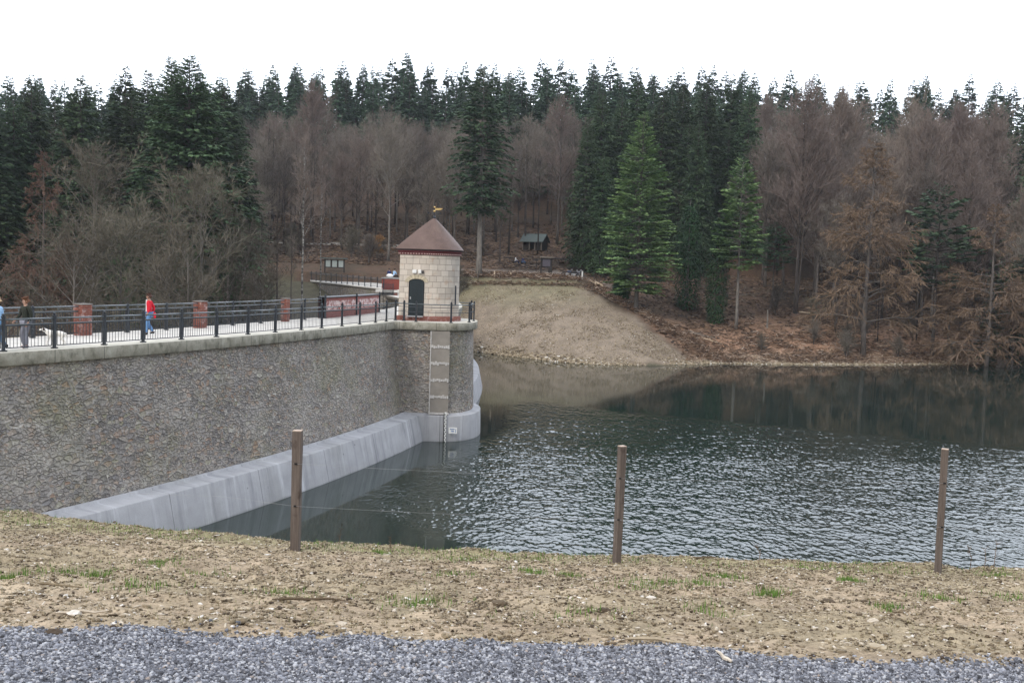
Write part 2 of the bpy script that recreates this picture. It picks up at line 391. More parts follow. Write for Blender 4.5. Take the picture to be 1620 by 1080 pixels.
M['grass']=tone_m('grass_blades',[(0,(.08,.14,.03)),(.5,(.13,.24,.05)),(1,(.30,.30,.12))])
M['drygrass']=tone_m('dry_grass',[(0,(.16,.15,.06)),(.5,(.25,.23,.11)),(1,(.40,.36,.22))])
M['debris']=tone_m('brushwood',[(0,(.05,.032,.022)),(.5,(.21,.13,.085)),(.85,(.36,.25,.17)),(1,(.66,.56,.46))])
M['litter']=tone_m('leaf_litter',[(0,(.045,.032,.024)),(.5,(.125,.084,.060)),(1,(.24,.165,.115))])
def water_m():
    s=N('reservoir_water'); p=s.pos(); rip=s.attr('tone')
    v=s.mapping(p,(1,1,1),(0,0,0),(0,0,R(-15)))
    w3=s.noise(6.5,s.mapping(v,(1,1.4,1)),2,.5,.2)
    s.bump(s.math('MULTIPLY',w3,s.math('ADD',s.math('MULTIPLY',rip,.15),.012)),.05,1.0)
    s.set(s.b.inputs['Base Color'],(.012,.022,.018)); s.set(s.b.inputs['Roughness'],.04); s.set(s.b.inputs['IOR'],1.333)
    return s.m
M['water']=water_m()

# ---------------------------------------------------------------- terrain
shore_px=[(752,556),(800,563),(830,566),(870,571),(900,574),(950,577),(1040,578),(1140,575),(1200,576),(1300,577),(1400,577),(1500,576),(1620,573)]
sp=[G(x,y,ZW) for x,y in shore_px]
shx=[-60,-8]+[p.x for p in sp]+[120,220,500]; shy=[140,136]+[p.y for p in sp]+[165,210,300]
def shoreY(X): return np.interp(X,shx,shy)
def brow(X):
    X=np.asarray(X,float); return np.where(X<0,9.38+.036*X*X,9.36+.0*X)
hillY=[-100,138,165,185,270,300,340,400,600,900]; hillZ=[-1.0,-.9,3.4,7.5,32.5,39.5,43,47,50,50]
def H(X,Y):
    X=np.asarray(X,float);Y=np.asarray(Y,float)
    hs=1-.30*sst(-40,-110,X)-.07*sst(30,80,X)
    hill=np.interp(Y,hillY,hillZ)*np.where(Y>138,hs,1)
    hill=hill+(fbm(X/40,Y/40,3)-.5)*6*sst(175,240,Y)
    sy=shoreY(X)
    top=138+0*X
    t=(Y-sy)/(np.maximum(top-sy,4))
    bank=np.where(t<0,ZW+.35*(Y-sy),np.where(t<1,ZW+(-1.55-ZW)*t,-1.55+.5*sst(0,8,Y-top)))
    far=np.where(Y>top,np.maximum(hill,bank),bank)
    # right side: small beach then leafy slope
    d=Y-sy
    pr=np.where(d<0,ZW+.35*d,np.interp(d,[0,3,7,26,50],[ZW,ZW+.5,ZW+1.7,-2.6,3.0]))
    yy=np.interp(Y,hillY,hillZ)
    right=np.where(d>40,np.maximum(pr*0+np.minimum(pr,3.0),yy*hs),np.minimum(pr,np.maximum(yy*hs,pr)))
    wr=sst(9,17,X-(137-Y)*.42)
    z=far*(1-wr)+right*wr
    # left of the dam: the valley below
    zl=np.interp(Y,[-20,12,52,72,90,104,115,127,138],[-2.5,-2.6,-17,-18,-13,-9.5,-7.0,-4.6,-1.9])
    zl=np.where(Y>138,np.maximum(hill,-1.9+(Y-138)*.5*0),zl)
    wl=sst(-9,-13,X)*sst(20,34,Y)
    z=z*(1-wl)+zl*wl
    z=np.maximum(z,-24)
    # near bank
    b=brow(X)
    g=np.interp(Y,[-50,3.2,4.6],[-1.62,-1.62,-1.69])
    tt=np.clip((Y-4.6)/(b-4.6),0,1)
    near=np.where(Y<4.6,g,-1.69+(-2.585+1.69)*(tt**.94))
    over=np.maximum(Y-b,0); near=near-.52*over*over/(over+.7)
    z=np.where(Y<50,np.maximum(near,-19),z)
    return z
def Hs(x,y): return float(H(np.array([x]),np.array([y]))[0])
def grow(a,b,s0,k):
    out=[a];s=s0
    while out[-1]<b: out.append(out[-1]+s); s=s*k
    return out
xs=np.array(sorted(set(np.round([-x for x in grow(6,90,.12,1.03)]+list(np.arange(-6,6,.1))+grow(6,95,.12,1.03)+list(np.arange(95,520,12))+list(np.arange(-520,-90,12)),3))))
ys=np.array(sorted(set(np.round(list(np.arange(-60,2.5,2.5))+list(np.arange(2.5,12.5,.09))+grow(12.5,40,.15,1.05)+list(np.arange(40,100,1.6))+list(np.arange(100,172,.8))+list(np.arange(172,320,3))+list(np.arange(320,900,20)),3))))
XX,YY=np.meshgrid(xs,ys)
ZZ=H(XX,YY)
ne=sst(4.2,5,YY)*(YY<12.4)
ZZ=ZZ+ne*((fbm(XX*3,YY*3,21)-.5)*.10+(fbm(XX*11,YY*11,22)-.5)*.045)
fr=sst(100,112,YY)*(ZZ>ZW-.5)
ZZ=ZZ+fr*((fbm(XX/3,YY/3,31)-.5)*.55*np.where((XX<14),.45,1.2)+(fbm(XX*.9,YY*.9,32)-.5)*.25)
# zone colours (what the ground is made of)
def C(*c): return np.array(c,float)
col=np.zeros(XX.shape+(3,))+C(.085,.062,.046)
def paint(m,c):
    global col
    m=np.clip(m,0,1)[...,None]; col=col*(1-m)+C(*c)*m
nz=fbm(XX/6,YY/6,41); nz2=fbm(XX/1.5,YY/1.5,42)
paint(sst(.42,.62,nz),(.115,.074,.052)); paint(sst(.52,.7,nz2)*.6,(.085,.065,.045))
bankm=(YY<140)*(YY>90)*sst(1.5,-1.5,(XX-(137-YY)*.56-9.5)+ (nz2-.5)*4)*sst(-11,-8,XX)
paint(bankm,(.245,.197,.150)); paint(bankm*sst(.5,.65,nz2)*.5,(.31,.25,.19))
paint(bankm*sst(128,137,YY)*sst(.35,.6,nz)*.7,(.21,.195,.115))
d=YY-shoreY(XX)
rightm=sst(9,13,XX-(137-YY)*.56)
paint(rightm*sst(20,7,d)*sst(.25,.5,nz2+.15),(.36,.22,.145))
paint(rightm*sst(6.5,2.5,d+(nz2-.5)*4),(.30,.225,.16))
paint(sst(1.0,.2,d)*(YY>90)*sst(-9,-7,XX),(.20,.155,.115))
paint((d<0)*(YY>90)*1.0,(.10,.09,.06))
paint(sst(2.4,1.2,np.abs(YY-143.5))*sst(-12,-8,XX)*sst(18,10,XX)*.7,(.22,.19,.165)); paint(sst(1.3,.6,np.abs(YY-167-XX*.05))*(XX<-18)*(XX>-80)*.9,(.42,.39,.34))
lm=sst(-12,-16,XX)*(YY>95)*(YY<130); paint(lm*.6,(.135,.115,.085))
nm=(YY<60); paint(nm*1.0,(.35,.27,.185)); paint(nm*sst(.5,.62,fbm(XX*.9,YY*.9,51))*.6,(.30,.245,.155)); paint(nm*sst(.55,.7,fbm(XX*2.2,YY*2.2,52))*.6,(.39,.31,.21))
paint(nm*sst(-.9,.1,YY-brow(XX))*.45,(.20,.20,.08))
paint((YY<4.55)*1.0,(.13,.13,.15))
nx_=len(xs);ny_=len(ys)
V=np.c_[XX.ravel(),YY.ravel(),ZZ.ravel()]
i=np.arange((ny_-1)*(nx_-1)); r_=i//(nx_-1); c_=i%(nx_-1); a=r_*nx_+c_
Fc=np.c_[a,a+1,a+1+nx_,a+nx_]
ter=link('ground',np_mesh('ground',V,Fc,mats=[M['terrain']],smooth=True,col=col.reshape(-1,3)))
tag(ter,kind='structure')
# water sheet
# real wavelets where the wind touches the surface, calm by the dam and under the far shore
WAVE=1.0
def line_mask(X,Y,pa,pb,side,w0,w1,wob):
    a=G(*pa,ZW);b=G(*pb,ZW);dx,dy=b.x-a.x,b.y-a.y;L=math.hypot(dx,dy);nx,ny=-dy/L,dx/L
    if side*nx<0 and abs(nx)>abs(ny) or side*ny<0 and abs(ny)>=abs(nx): nx,ny=-nx,-ny
    return sst(w0,w1,(X-a.x)*nx+(Y-a.y)*ny+wob)
wx=np.array(grow(-13,41,.043,1.0)+grow(42.4,523,.6,1.12)); wx=np.r_[np.arange(-60,-13.5,2.),wx]
wy=np.array(list(np.arange(-20,20,4.))+grow(24,56,.075,1.0)+grow(56.1,88,.12,1.002)+grow(89,330,1.2,1.08))
WX,WY=np.meshgrid(wx,wy)
def wmask(X,Y):
    wob=(fbm(X*.12,Y*.12,91)-.5)*7+(fbm(X*.6,Y*.6,92)-.5)*2
    m=line_mask(X,Y,(770,628),(1620,709),-1,-.5,2.0,wob*.45)
    m=m*line_mask(X,Y,(750,690),(590,795),1,-.6,1.6,wob*.5)
    m=m*np.maximum(line_mask(X,Y,(600,806),(760,872),1,-.8,1.0,wob*.3),sst(.8,2.5,X))
    return m
WM=wmask(WX,WY)*sst(25,27,WY)*sst(88,80,WY)
ca,sa=math.cos(R(-8)),math.sin(R(-8)); U_=WX*ca+WY*sa; V_=-WX*sa+WY*ca
pat=.68+.6*fbm(WX*.14,WY*.22,95)
U2,V2=WX*.8+WY*.6,-WX*.6+WY*.8
ca,sa=math.cos(R(16)),math.sin(R(16)); U2,V2=WX*ca+WY*sa,-WX*sa+WY*ca
hw=(vnoise(U_/.085,V_/.17,81)-.5)*.0235+(vnoise(U2/.10+7,V2/.19,82)-.5)*.0235+(vnoise(U_/.8,V_/.6,83)-.5)*.025+(vnoise(U2/.26,V2/.27,84)-.5)*.022
WZ=ZW+hw*WM*pat*WAVE
Vw=np.c_[WX.ravel(),WY.ravel(),WZ.ravel()]; n_=len(wx)
i=np.arange((len(wy)-1)*(n_-1)); r_=i//(n_-1); c_=i%(n_-1); a_=r_*n_+c_
Fw=np.c_[a_,a_+1,a_+1+n_,a_+n_]; cxy=Vw[Fw].mean(1); Fw=Fw[np.hypot(cxy[:,0]-CX,cxy[:,1]-CY)>RW-1.6]
wo=link('water',np_mesh('water',Vw,Fw,mats=[M['water']],smooth=True,tone=WM.ravel())); tag(wo,kind='structure')
# clouds of the thin overcast are in the world sky; air is built at the end

# ---------------------------------------------------------------- dam
def loft(name,grid,us,vs,mats,parent=None,smooth=False,loc=None):
    """grid[i][j] point; us along j, vs along i"""
    m=len(grid);n=len(grid[0])
    V=np.array([[tuple(p) for p in row] for row in grid],float).reshape(-1,3)
    us=np.asarray(us,float); vs=np.asarray(vs,float)
    U=np.broadcast_to(us if us.ndim==2 else us[None,:],(m,n)); W=np.broadcast_to(vs if vs.ndim==2 else vs[:,None],(m,n))
    uv=np.c_[U.ravel(),W.ravel()]
    i=np.arange((m-1)*(n-1)); r=i//(n-1); c=i%(n-1); a=r*n+c
    Fq=np.c_[a,a+1,a+1+n,a+n]
    return link(name,np_mesh(name,V,Fq,mats=[mats],smooth=smooth,uv=uv),parent,loc)
A0=arc_at(*arc(RP,-.86)[:2]); A1=.42
AN=np.linspace(-.90,A1,160)
def sweep(name,sec,mat,parent=None,ang=AN,rref=RP,smooth=False,wob=0):
    grid=[];vs=[];acc=0
    for k,(r,z) in enumerate(sec):
        if k: acc+=math.hypot(r-sec[k-1][0],z-sec[k-1][1])
        vs.append(-acc); grid.append([arc(r,a_,z) for a_ in ang])
    return loft(name,grid,[a_*rref for a_ in ang],vs,mat,parent,smooth)
dam=empty('dam',(arc(RP,arc_at(-12,45),ZC)),label='curved rubble-stone dam with pale coping and walkway crossing the reservoir on the left',cat='dam')
dpos=Vector(dam.location)
def dp(o):
    o.parent=dam; o.location=-dpos; return o
dp(sweep('stone_face',[(RP+.22,ZC-.42),(RP+.32,ZC-1.5),(RP+1.02,ZS-.2),(RP+1.5,-12),(RP+3,-19)],M['stone']))
dp(sweep('kerb_top',[(RP-.45,ZC+.012),(RP+.37,ZC+.002)],M['kerb']))
dp(sweep('coping',[(RP+.37,ZC+.002),(RP+.38,ZC-.01),(RP+.38,ZC-.40),(RP+.36,ZC-.43),(RP+.1,ZC-.43)],M['coping']))
dp(sweep('walkway',[(RB-.5,ZC+.006),(RB+2,ZC+.02),(RP-.45,ZC+.006)],M['deck']))
dp(sweep('air_face',[(RB-.5,ZC+.006),(RB-.52,ZC-.35),(RB-.35,ZC-.36),(RB-.7,-6),(RB-3,-12),(RB-6,-20)],M['stone']))
dp(sweep('concrete_skirt',[(RP+1.0,ZS+.13),(RP+1.16,ZS+.13),(RP+1.17,ZS+.045),(RP+1.92,ZS),(RP+1.95,ZS-.04),(RW-.15,ZW),(RW+.9,-13),(RW+2,-18)],M['skirt']))
# ----- bastion: rounded pier carrying the tower
YB=58.95
def nose(off=0,n=26,left=-9.6,cx=-4.25,cy=62.35,a=2.05,b=3.4):
    pts=[Vector((left,cy-b-off)),]
    for k in range(6): pts.append(Vector((left+(cx-left)*(k+1)/6,cy-b-off)))
    for k in range(1,n+1):
        t=-PI/2+PI*k/n; e=.86
        c_,s_=math.cos(t),math.sin(t)
        pts.append(Vector((cx+(a+off)*abs(c_)**e,cy+(b+off)*(abs(s_)**e)*(1 if s_>0 else -1))))
    for k in range(6): pts.append(Vector((cx+(left-cx)*(k+1)/6,cy+b+off)))
    return pts
def ring(name,levels,mat,parent,**k):
    base=nose(0,**k); per=[0]
    for i in range(1,len(base)): per.append(per[-1]+(base[i]-base[i-1]).length)
    grid=[];vs=[];acc=0;pr=None
    for off,z in levels:
        pts=nose(off,**k); grid.append([Vector((p.x,p.y,z)) for p in pts])
        if pr is not None: acc+=math.hypot(off-pr[0],z-pr[1])
        pr=(off,z); vs.append(-acc)
    return loft(name,grid,[p+400 for p in per],vs,mat,parent)
dp(ring('bastion_face',[(-.14,ZC-.42),(-.10,-5),(0,ZS-.2)],M['stone'],None))
dp(ring('bastion_kerb_top',[(-.6,ZC+.014),(.09,ZC+.004)],M['kerb'],None))
dp(ring('bastion_coping',[(.09,ZC+.004),(.10,ZC-.01),(.10,ZC-.40),(.07,ZC-.43),(-.2,ZC-.43)],M['coping'],None))
dp(ring('bastion_skirt',[(-.12,ZS+.10),(.06,ZS+.10),(.065,ZS+.03),(.40,ZS),(.42,ZS-.03),(.46,ZW),(.5,-15)],M['skirt'],None))
m=MB(); q=nose(-.6); m.add([(p.x,p.y,ZC+.010) for p in q],[tuple(range(len(q)))]); dp(m.build('bastion_walkway',M['deck']))
# gauge strip
yf=YB
m=MB(); x0=P(683,525,yf).x; x1=P(713,525,yf).x; x0b=P(680,650,yf).x; x1b=P(708,650,yf).x
x0=(x0+x0b)/2; x1=(x1+x1b)/2
m.box(((x0+x1)/2,yf-.03,(ZC-.43+ZS)/2),(x1-x0,.12,ZC-.43-ZS-.06))
strip=m.build('gauge_strip',plain('grey_render',(.27,.245,.215),.9,.2,var=.25,scale=1.2)); dp(strip)
m=MB()
for k in range(4):
    z=P(698,548.5+k*26.2,yf).z
    for j in range(9):
        xx=x0+(j+.5)*(x1-x0)/9; m.box((xx,yf-.105,z+rnd.uniform(-.03,.03)),((x1-x0)/9*rnd.uniform(.8,1.0),.035,rnd.uniform(.10,.20)))
m.box((x0-.03,yf-.10,(ZC-.43+ZS)/2),(.06,.05,ZC-.43-ZS-.08)); m.box(((x0+x1)/2,yf-.15,ZS+.12),(x1-x0+.1,.06,.10))
lm_=m.build('lime_band',plain('lime_deposit',(.52,.50,.48),.9,.2,var=.3,scale=14)); lm_.parent=strip
m=MB(); xg=P(704.5,675,yf-.4).x; m.box((xg,yf-.44,(ZS+ZW)/2),(.11,.03,ZS-ZW+.5)); g=m.build('staff_gauge',M['white']); dp(g)
m=MB()
for k in range(16): m.box((xg+(.025 if k%2 else -.025),yf-.458,ZS+.12-k*.11),(.05,.008,.055))
m.box((xg-.085,yf-.44,(ZS+ZW)/2),(.04,.02,ZS-ZW+.4))
c_=m.build('scale_mark',M['black']); c_.parent=g
p0=P(710,675.5,yf-.4);p1=P(723,685.5,yf-.4)
m=MB(); m.box(((p0.x+p1.x)/2,yf-.46,(p0.z+p1.z)/2),(p1.x-p0.x,.03,p0.z-p1.z)); pl=m.build('level_plate',M['white']); dp(pl)
m=MB(); w_=p1.x-p0.x; cx_=(p0.x+p1.x)/2; cz_=(p0.z+p1.z)/2
m.box((cx_-.03,yf-.478,cz_+.08),(w_*.55,.006,.045)); m.box((cx_-.02,yf-.478,cz_-.02),(w_*.35,.006,.05)); m.box((cx_+w_*.33,yf-.478,cz_-.02),(.03,.006,.2)); m.box((cx_,yf-.478,cz_-.11),(w_*.3,.006,.025))
c_=m.build('plate_marking',M['blue']); c_.parent=pl

# ----- railings
def post_mb(p,rz,h=1.08,w=.085):
    m=MB(); x,y,z=p
    m.box((x,y,z+.02),(w*1.9,w*1.9,.04),rz,t=.3); m.box((x,y,z+h/2),(w,w,h),rz,t=.3); m.box((x,y,z+h+.012),(w*1.35,w*1.35,.025),rz,t=.3)
    m.ball((x,y,z+h+.065),.05,n=8,k=5,t=.3); return m
def rail_line(root,pts,infill=True,h=1.0,posts=True,two=False,mat=None,step=.13,dense=False,origin=None,top=None):
    """pts: 3-D post positions"""
    L=Vector(root.location)
    def fin(o): o.parent=root; o.location=-L; return o
    for i,p in enumerate(pts):
        q=pts[min(i+1,len(pts)-1)]-pts[max(i-1,0)]; rz=math.atan2(q.y,q.x)
        if posts: fin(post_mb(p,rz).build('post',M['iron']))
    for a_,b_ in zip(pts[:-1],pts[1:]):
        d=(b_-a_); L_=d.length; u=d/L_; rz=math.atan2(u.y,u.x)
        m=MB(); m.tube([a_+Vector((0,0,h)),b_+Vector((0,0,h))],.028,8,t=.4); fin(m.build('top_rail',M['rail_top'],smooth=True))
        m=MB(); m.tube([a_+u*.06+Vector((0,0,h-.17)),b_-u*.06+Vector((0,0,h-.17))],.018,6,t=.4)
        if infill: 
            for k in range(3): m.ball(a_+u*(L_*(k+1)/4)+Vector((0,0,h-.085)),.035,n=6,k=4)
        fin(m.build('second_rail',M['rail_top'] if infill else M['iron']))
        if infill:
            m=MB(); g_=.11; s0=a_+u*g_; s1=b_-u*g_; zt=h-.20; zb=.10
            for z_ in (zt,zb): m.box((s0+s1)/2+Vector((0,0,z_)),((s1-s0).length,.022,.03),rz,t=.3)
            for e_ in (s0,s1): m.box(e_+Vector((0,0,(zt+zb)/2)),(.025,.022,zt-zb),rz,t=.3)
            n_=max(3,int((s1-s0).length/step))
            for k in range(1,n_):
                c_=s0+(s1-s0)*k/n_+Vector((0,0,(zt+zb)/2)); m.box(c_,(.013,.013,zt-zb),rz,t=.3)
            for e_,f_ in((a_,s0),(b_,s1)):
                for z_ in (.25,zt-.08): m.box((e_+f_)/2+Vector((0,0,z_)),((f_-e_).length,.02,.02),rz,t=.3)
            fin(m.build('infill_panel',M['iron']))
        else:
            m=MB(); m.tube([a_+Vector((0,0,h*.55)),b_+Vector((0,0,h*.55))],.018,6,t=.4); fin(m.build('middle_rail',M['iron']))
front_px=[(24,558),(106,552.8),(179,547),(245,543.0),(303,538.4),(355,534),(402,529.9),(443,526.2),(480,522.4),(513,519.5),(543,516.3),(571,513.4),(595,510.6),(612,508.6),(629,506.9)]
fp=[]
for x,y in front_px:
    q=G(x,y,ZC); a_=arc_at(q.x,q.y); fp.append(arc(RP,a_,ZC+.01))
a0=arc_at(fp[0].x,fp[0].y); da=(arc_at(fp[3].x,fp[3].y)-a0)/3
pre=[arc(RP,a0-da*k,ZC+.01) for k in range(6,0,-1)]
# even out the spacing a little
fr=empty('iron_railing',fp[0],label='long black iron railing with fine balusters along the water side of the dam crest',cat='railing')
rail_line(fr,pre+fp)
br=empty('iron_railing',(-4,YB,ZC),label='short open railing of three plain rails round the tower bastion',cat='railing')
nb=[(P(639,507,YB+.9).x,YB+.9),(P(658,509.5,YB+.22).x,YB+.25),(P(713,509.8,YB).x,YB+.25),(-2.52,YB+1.6),(-2.32,YB+3.3),(-2.55,YB+5.1),(-4.0,YB+6.55),(-6.3,YB+6.6)]
nb=[(fp[-1].x,fp[-1].y)]+nb
rail_line(br,[Vector((x,y,ZC+.015)) for x,y in nb],infill=False)
a_s=arc_at(-6.0,66.8)
fr2=empty('iron_railing',arc(RP,a_s,ZC),label='black iron railing beyond the tower, running on along the water side of the crest',cat='railing')
rail_line(fr2,[arc(RP,a_s+k*.0195,ZC+.01) for k in range(26)])
# back railing, brick pillars and brick parapet
pil=[(140,531),(321,519),(446,508.5)]
pang=[arc_at(*G(x,y,ZC)[:2]) for x,y in pil]
bw0=arc_at(*G(505,503.5,ZC)[:2]); bw1=arc_at(*G(600,494,ZC)[:2])
allp=[]
seq=[pang[0]-2*(pang[1]-pang[0])]+[pang[0]-(pang[1]-pang[0])]+pang+[bw0]
for k in range(len(seq)-1):
    n_=max(2,round((seq[k+1]-seq[k])*RB/2.3))
    for j in range(n_): allp.append(seq[k]+(seq[k+1]-seq[k])*(j+(.0 if j==0 else 0))/n_)
allp.append(bw0)
bk=empty('iron_railing',arc(RB,pang[0],ZC),label='black iron railing with fine balusters along the valley side of the dam crest',cat='railing')
rail_line(bk,[arc(RB+.12,a_,ZC+.02) for a_ in allp],h=1.12)
def boxuv(name,c,size,rz,mat,parent,off=0,uvz0=0):
    """box whose UVs run in metres round the perimeter (u) and up (v)"""
    hx,hy,hz=[q/2 for q in size]; cs=[(-hx,-hy),(hx,-hy),(hx,hy),(-hx,hy)]
    V=[];uv=[];Fq=[];u=off; Mz=Matrix.Rotation(rz,3,'Z')
    for k in range(4):
        a_=cs[k];b_=cs[(k+1)%4];L=math.hypot(a_[0]-b_[0],a_[1]-b_[1]); s=len(V)
        for (x,y,z,uu) in ((*a_,-hz,u),(*b_,-hz,u+L),(*b_,hz,u+L),(*a_,hz,u)):
            V.append(tuple(Mz@Vector((x,y,z))+Vector(c))); uv.append((uu,z+hz+uvz0))
        Fq.append((s,s+1,s+2,s+3)); u+=L
    for sg in(1,-1):
        s=len(V)
        for x,y in (cs if sg>0 else cs[::-1]): V.append(tuple(Mz@Vector((x,y,sg*hz))+Vector(c))); uv.append((x+off,y+uvz0))
        Fq.append((s,s+1,s+2,s+3))
    return link(name,np_mesh(name,np.array(V),np.array(Fq),mats=[mat],uv=np.array(uv)),parent)
plab=['nearest red brick pillar with a lime-stained top, left of the person in the red jacket','middle red brick pillar, right of the person in the red jacket','farthest and smallest red brick pillar, next to the long brick parapet']
for k,a_ in enumerate(pang):
    p=arc(RB+.1,a_,ZC); e=empty('brick_pillar',p,a_+PI/2,label=plab[k],cat='pillar',group='brick pillars in the valley side railing')
    wpil=(.52,.47,.36)[k]; dpil=(.44,.42,.34)[k]
    boxuv('brickwork',(0,0,.60),(wpil,dpil,1.2),0,M['brick'],e,off=k*3.1)
    m=MB(); m.box((0,0,1.225),(wpil+.05,dpil+.05,.05)); m.build('capstone',plain('grey_capstone',(.19,.17,.155),.9),e,bevel=.01)
n_=12
pw=empty('brick_parapet',arc(RB,(bw0+bw1)/2,ZC),label='long low red brick parapet with limed upper courses, left of the tower',cat='wall')
an=np.linspace(bw0,bw1,n_+1)
def sweep_closed(name,sec,mat,root,an,u0=0):
    grid=[];vs=[];acc=0
    for k,(r,z) in enumerate(sec):
        if k: acc+=math.hypot(r-sec[k-1][0],z-sec[k-1][1])
        vs.append(acc); grid.append([arc(r,a_,z) for a_ in an])
    o=loft(name,grid,[a_*RB+u0 for a_ in an],vs,mat,root); o.location=-Vector(root.location); return o
# start the section at the deck-side foot so v is the height
sweep_closed('brickwork',[(RB+.30,ZC),(RB+.30,ZC+1.18),(RB-.12,ZC+1.18),(RB-.12,ZC)],M['brick_pale'],pw,an)
sweep_closed('coping',[(RB-.16,ZC+1.183),(RB-.16,ZC+1.25),(RB+.34,ZC+1.25),(RB+.34,ZC+1.183),(RB-.16,ZC+1.183)],M['iron'],pw,an)
for a_ in (bw0,(bw0+bw1)/2,bw1):
    q=arc(RB+.33,a_,ZC); m=post_mb((q.x,q.y,q.z),a_+PI/2,1.28,.09); o=m.build('iron_post',M['iron'],pw); o.location=-Vector(pw.location)

# ---------------------------------------------------------------- valve tower
ta=arc_at(-5.0,62.0); TC=Vector((P(683,500,62.1).x,62.15,ZC))
tw=empty('valve_tower',TC,ta,label='cream ashlar valve tower with brown pointed roof and gilt weathervane on the dam bastion',cat='tower')
TR=1.60
def uplan(r,n=20,back=None):
    b=back if back is not None else r
    pts=[Vector((-b,-r)),Vector((-b*.5,-r)),Vector((0,-r))]
    for k in range(1,n+1):
        t=-PI/2+PI*k/n; pts.append(Vector((r*math.cos(t),r*math.sin(t))))
    pts+=[Vector((-b*.5,r)),Vector((-b,r)),Vector((-b,-r))]
    return pts
def uring(name,levels,mat,smooth=False,us=1.0):
    base=uplan(TR); per=[0]
    for i in range(1,len(base)): per.append(per[-1]+(base[i]-base[i-1]).length)
    grid=[];vs=[]
    for r,z in levels: grid.append([Vector((p.x,p.y,z)) for p in uplan(r)]); 
    acc=0
    for k,(r,z) in enumerate(levels):
        if k: acc+=math.hypot(r-levels[k-1][0],z-levels[k-1][1])
        vs.append(acc)
    return loft(name,grid,per,vs,mat,tw,smooth)
ztop=P(681,403,60.6).z-ZC       # wall top
wall=uring('wall',[(TR,.28),(TR-.02,ztop)],M['ashlar'])
uring('plinth',[(TR+.14,0),(TR+.14,.24),(TR+.10,.275),(TR-.02,.285)],M['brick'])
uring('frieze',[(TR+.0,ztop-.03),(TR+.04,ztop-.02),(TR+.05,ztop+.14),(TR+.09,ztop+.15),(TR+.10,ztop+.22),(TR-.1,ztop+.23)],M['darkred'])
m=MB(); base=uplan(TR+.055)
per=0
for i in range(len(base)-1):
    a_=base[i];b_=base[i+1];L=(b_-a_).length;n_=max(1,round(L/.16))
    for k in range(n_):
        c_=a_+(b_-a_)*(k+.5)/n_; m.box((c_.x,c_.y,ztop+.045),(.085,.04,.075),math.atan2(b_.y-a_.y,b_.x-a_.x))
m.build('dentil_course',M['dent'],tw)
zr=ztop+.23; zap=P(684.5,344.5,62.2).z-ZC
hr=zap-zr
uring('eaves',[(TR-.1,zr-.005),(TR+.16,zr+.01),(TR+.19,zr+.04),(TR+.19,zr+.09),(TR+.10,zr+.10)],plain('dark_eaves',(.055,.035,.035),.7))
lv=[(TR+.21,zr+.085)]
for k in range(1,9):
    t=k/8; lv.append(((TR+.21)*(1-t)**.93+.02,zr+.09+(hr-.09)*t))
roof=uring('roof',lv,M['roof'],smooth=False)
for pol in roof.data.polygons: pol.use_smooth=True
try: roof.data.set_sharp_from_angle(angle=R(28))
except Exception: pass
m=MB(); m.ball((0,0,zap+.02),.09,sc=(1,1,1.2)); m.build('roof_finial',M['iron'],tw,smooth=True)
vane=MB(); vane.tube([(0,0,zap),(0,0,zap+.9)],[.03,.015],6); vane.tube([(0,0,zap+.9),(0,0,zap+1.12)],[.015,.006],5)
vo=vane.build('vane_mast',M['iron'],tw)
m=MB(); m.ball((0,0,zap+.38),.075); m.ball((0,0,zap+.62),.06); o=m.build('gilt_ball',M['gold'],vo,smooth=True)
m=MB()
for k in range(4):
    a_=PI/4*2*k+.5; dx,dy=math.cos(a_),math.sin(a_); m.tube([(0,0,zap+.26),(dx*.36,dy*.36,zap+.26)],.012,5); m.box((dx*.38,dy*.38,zap+.28),(.07,.02,.10),a_)
m.build('direction_arm',M['iron'],vo)
ar=-ta
m=MB()
def fl(x,z): return Vector((x*math.cos(ar),x*math.sin(ar),zap+z))
def plate(m,pts,th=.02,m_=0):
    n=len(pts); nn=Vector((-math.sin(ar),math.cos(ar),0))*th/2
    vs=[p-nn for p in pts]+[p+nn for p in pts]
    m.add(vs,[tuple(range(n)),tuple(range(2*n-1,n-1,-1))]+[(i,(i+1)%n+0,(i+1)%n+n,i+n) for i in range(n)],m_)
plate(m,[fl(.04,.45),fl(.36,.46),fl(.50,.57),fl(.04,.57)])
m.build('vane_flag',M['gold'],vo)
# door on the flat front (local y=-TR)
dx0=-.98;dx1=-.10;dh=2.06
m=MB(); pts=[(dx0,.30),(dx1,.30)]
for k in range(9):
    t=PI*k/8; pts.append(((dx0+dx1)/2+(dx1-dx0)/2*math.cos(t),.30+dh-.12+.18*math.sin(t)))
n=len(pts)
m.add([(x,-TR-.012,z) for x,z in pts]+[(x,-TR+.05,z) for x,z in pts],[tuple(range(n)),tuple(range(2*n-1,n-1,-1))]+[(i,i+n,(i+1)%n+n,(i+1)%n) for i in range(n)])
door=m.build('door',M['door'],tw)
m=MB(); pq=pts; 
for i_ in range(len(pq)-1):
    if i_==0: continue
    a_=pq[i_];b_=pq[i_+1]; m.tube([Vector((a_[0],-TR-.02,a_[1])),Vector((b_[0],-TR-.02,b_[1]))],.028,4)
m.tube([Vector((dx0,-TR-.02,.30)),Vector((pq[-1][0],-TR-.02,pq[-1][1]))],.028,4)
m.build('door_recess_shade',M['black'],door)  # black edging drawn round the door as the shade of its recess
m=MB()
for xx in (-.70,-.51,-.32): m.box((xx,-TR-.016,.30+dh/2),(.012,.008,dh-.15))
m.build('door_groove',M['black'],door)
m=MB(); m.box((dx0+.10,-TR-.04,1.32),(.05,.05,.14)); m.build('handle',M['steelplate'],door)
m=MB()
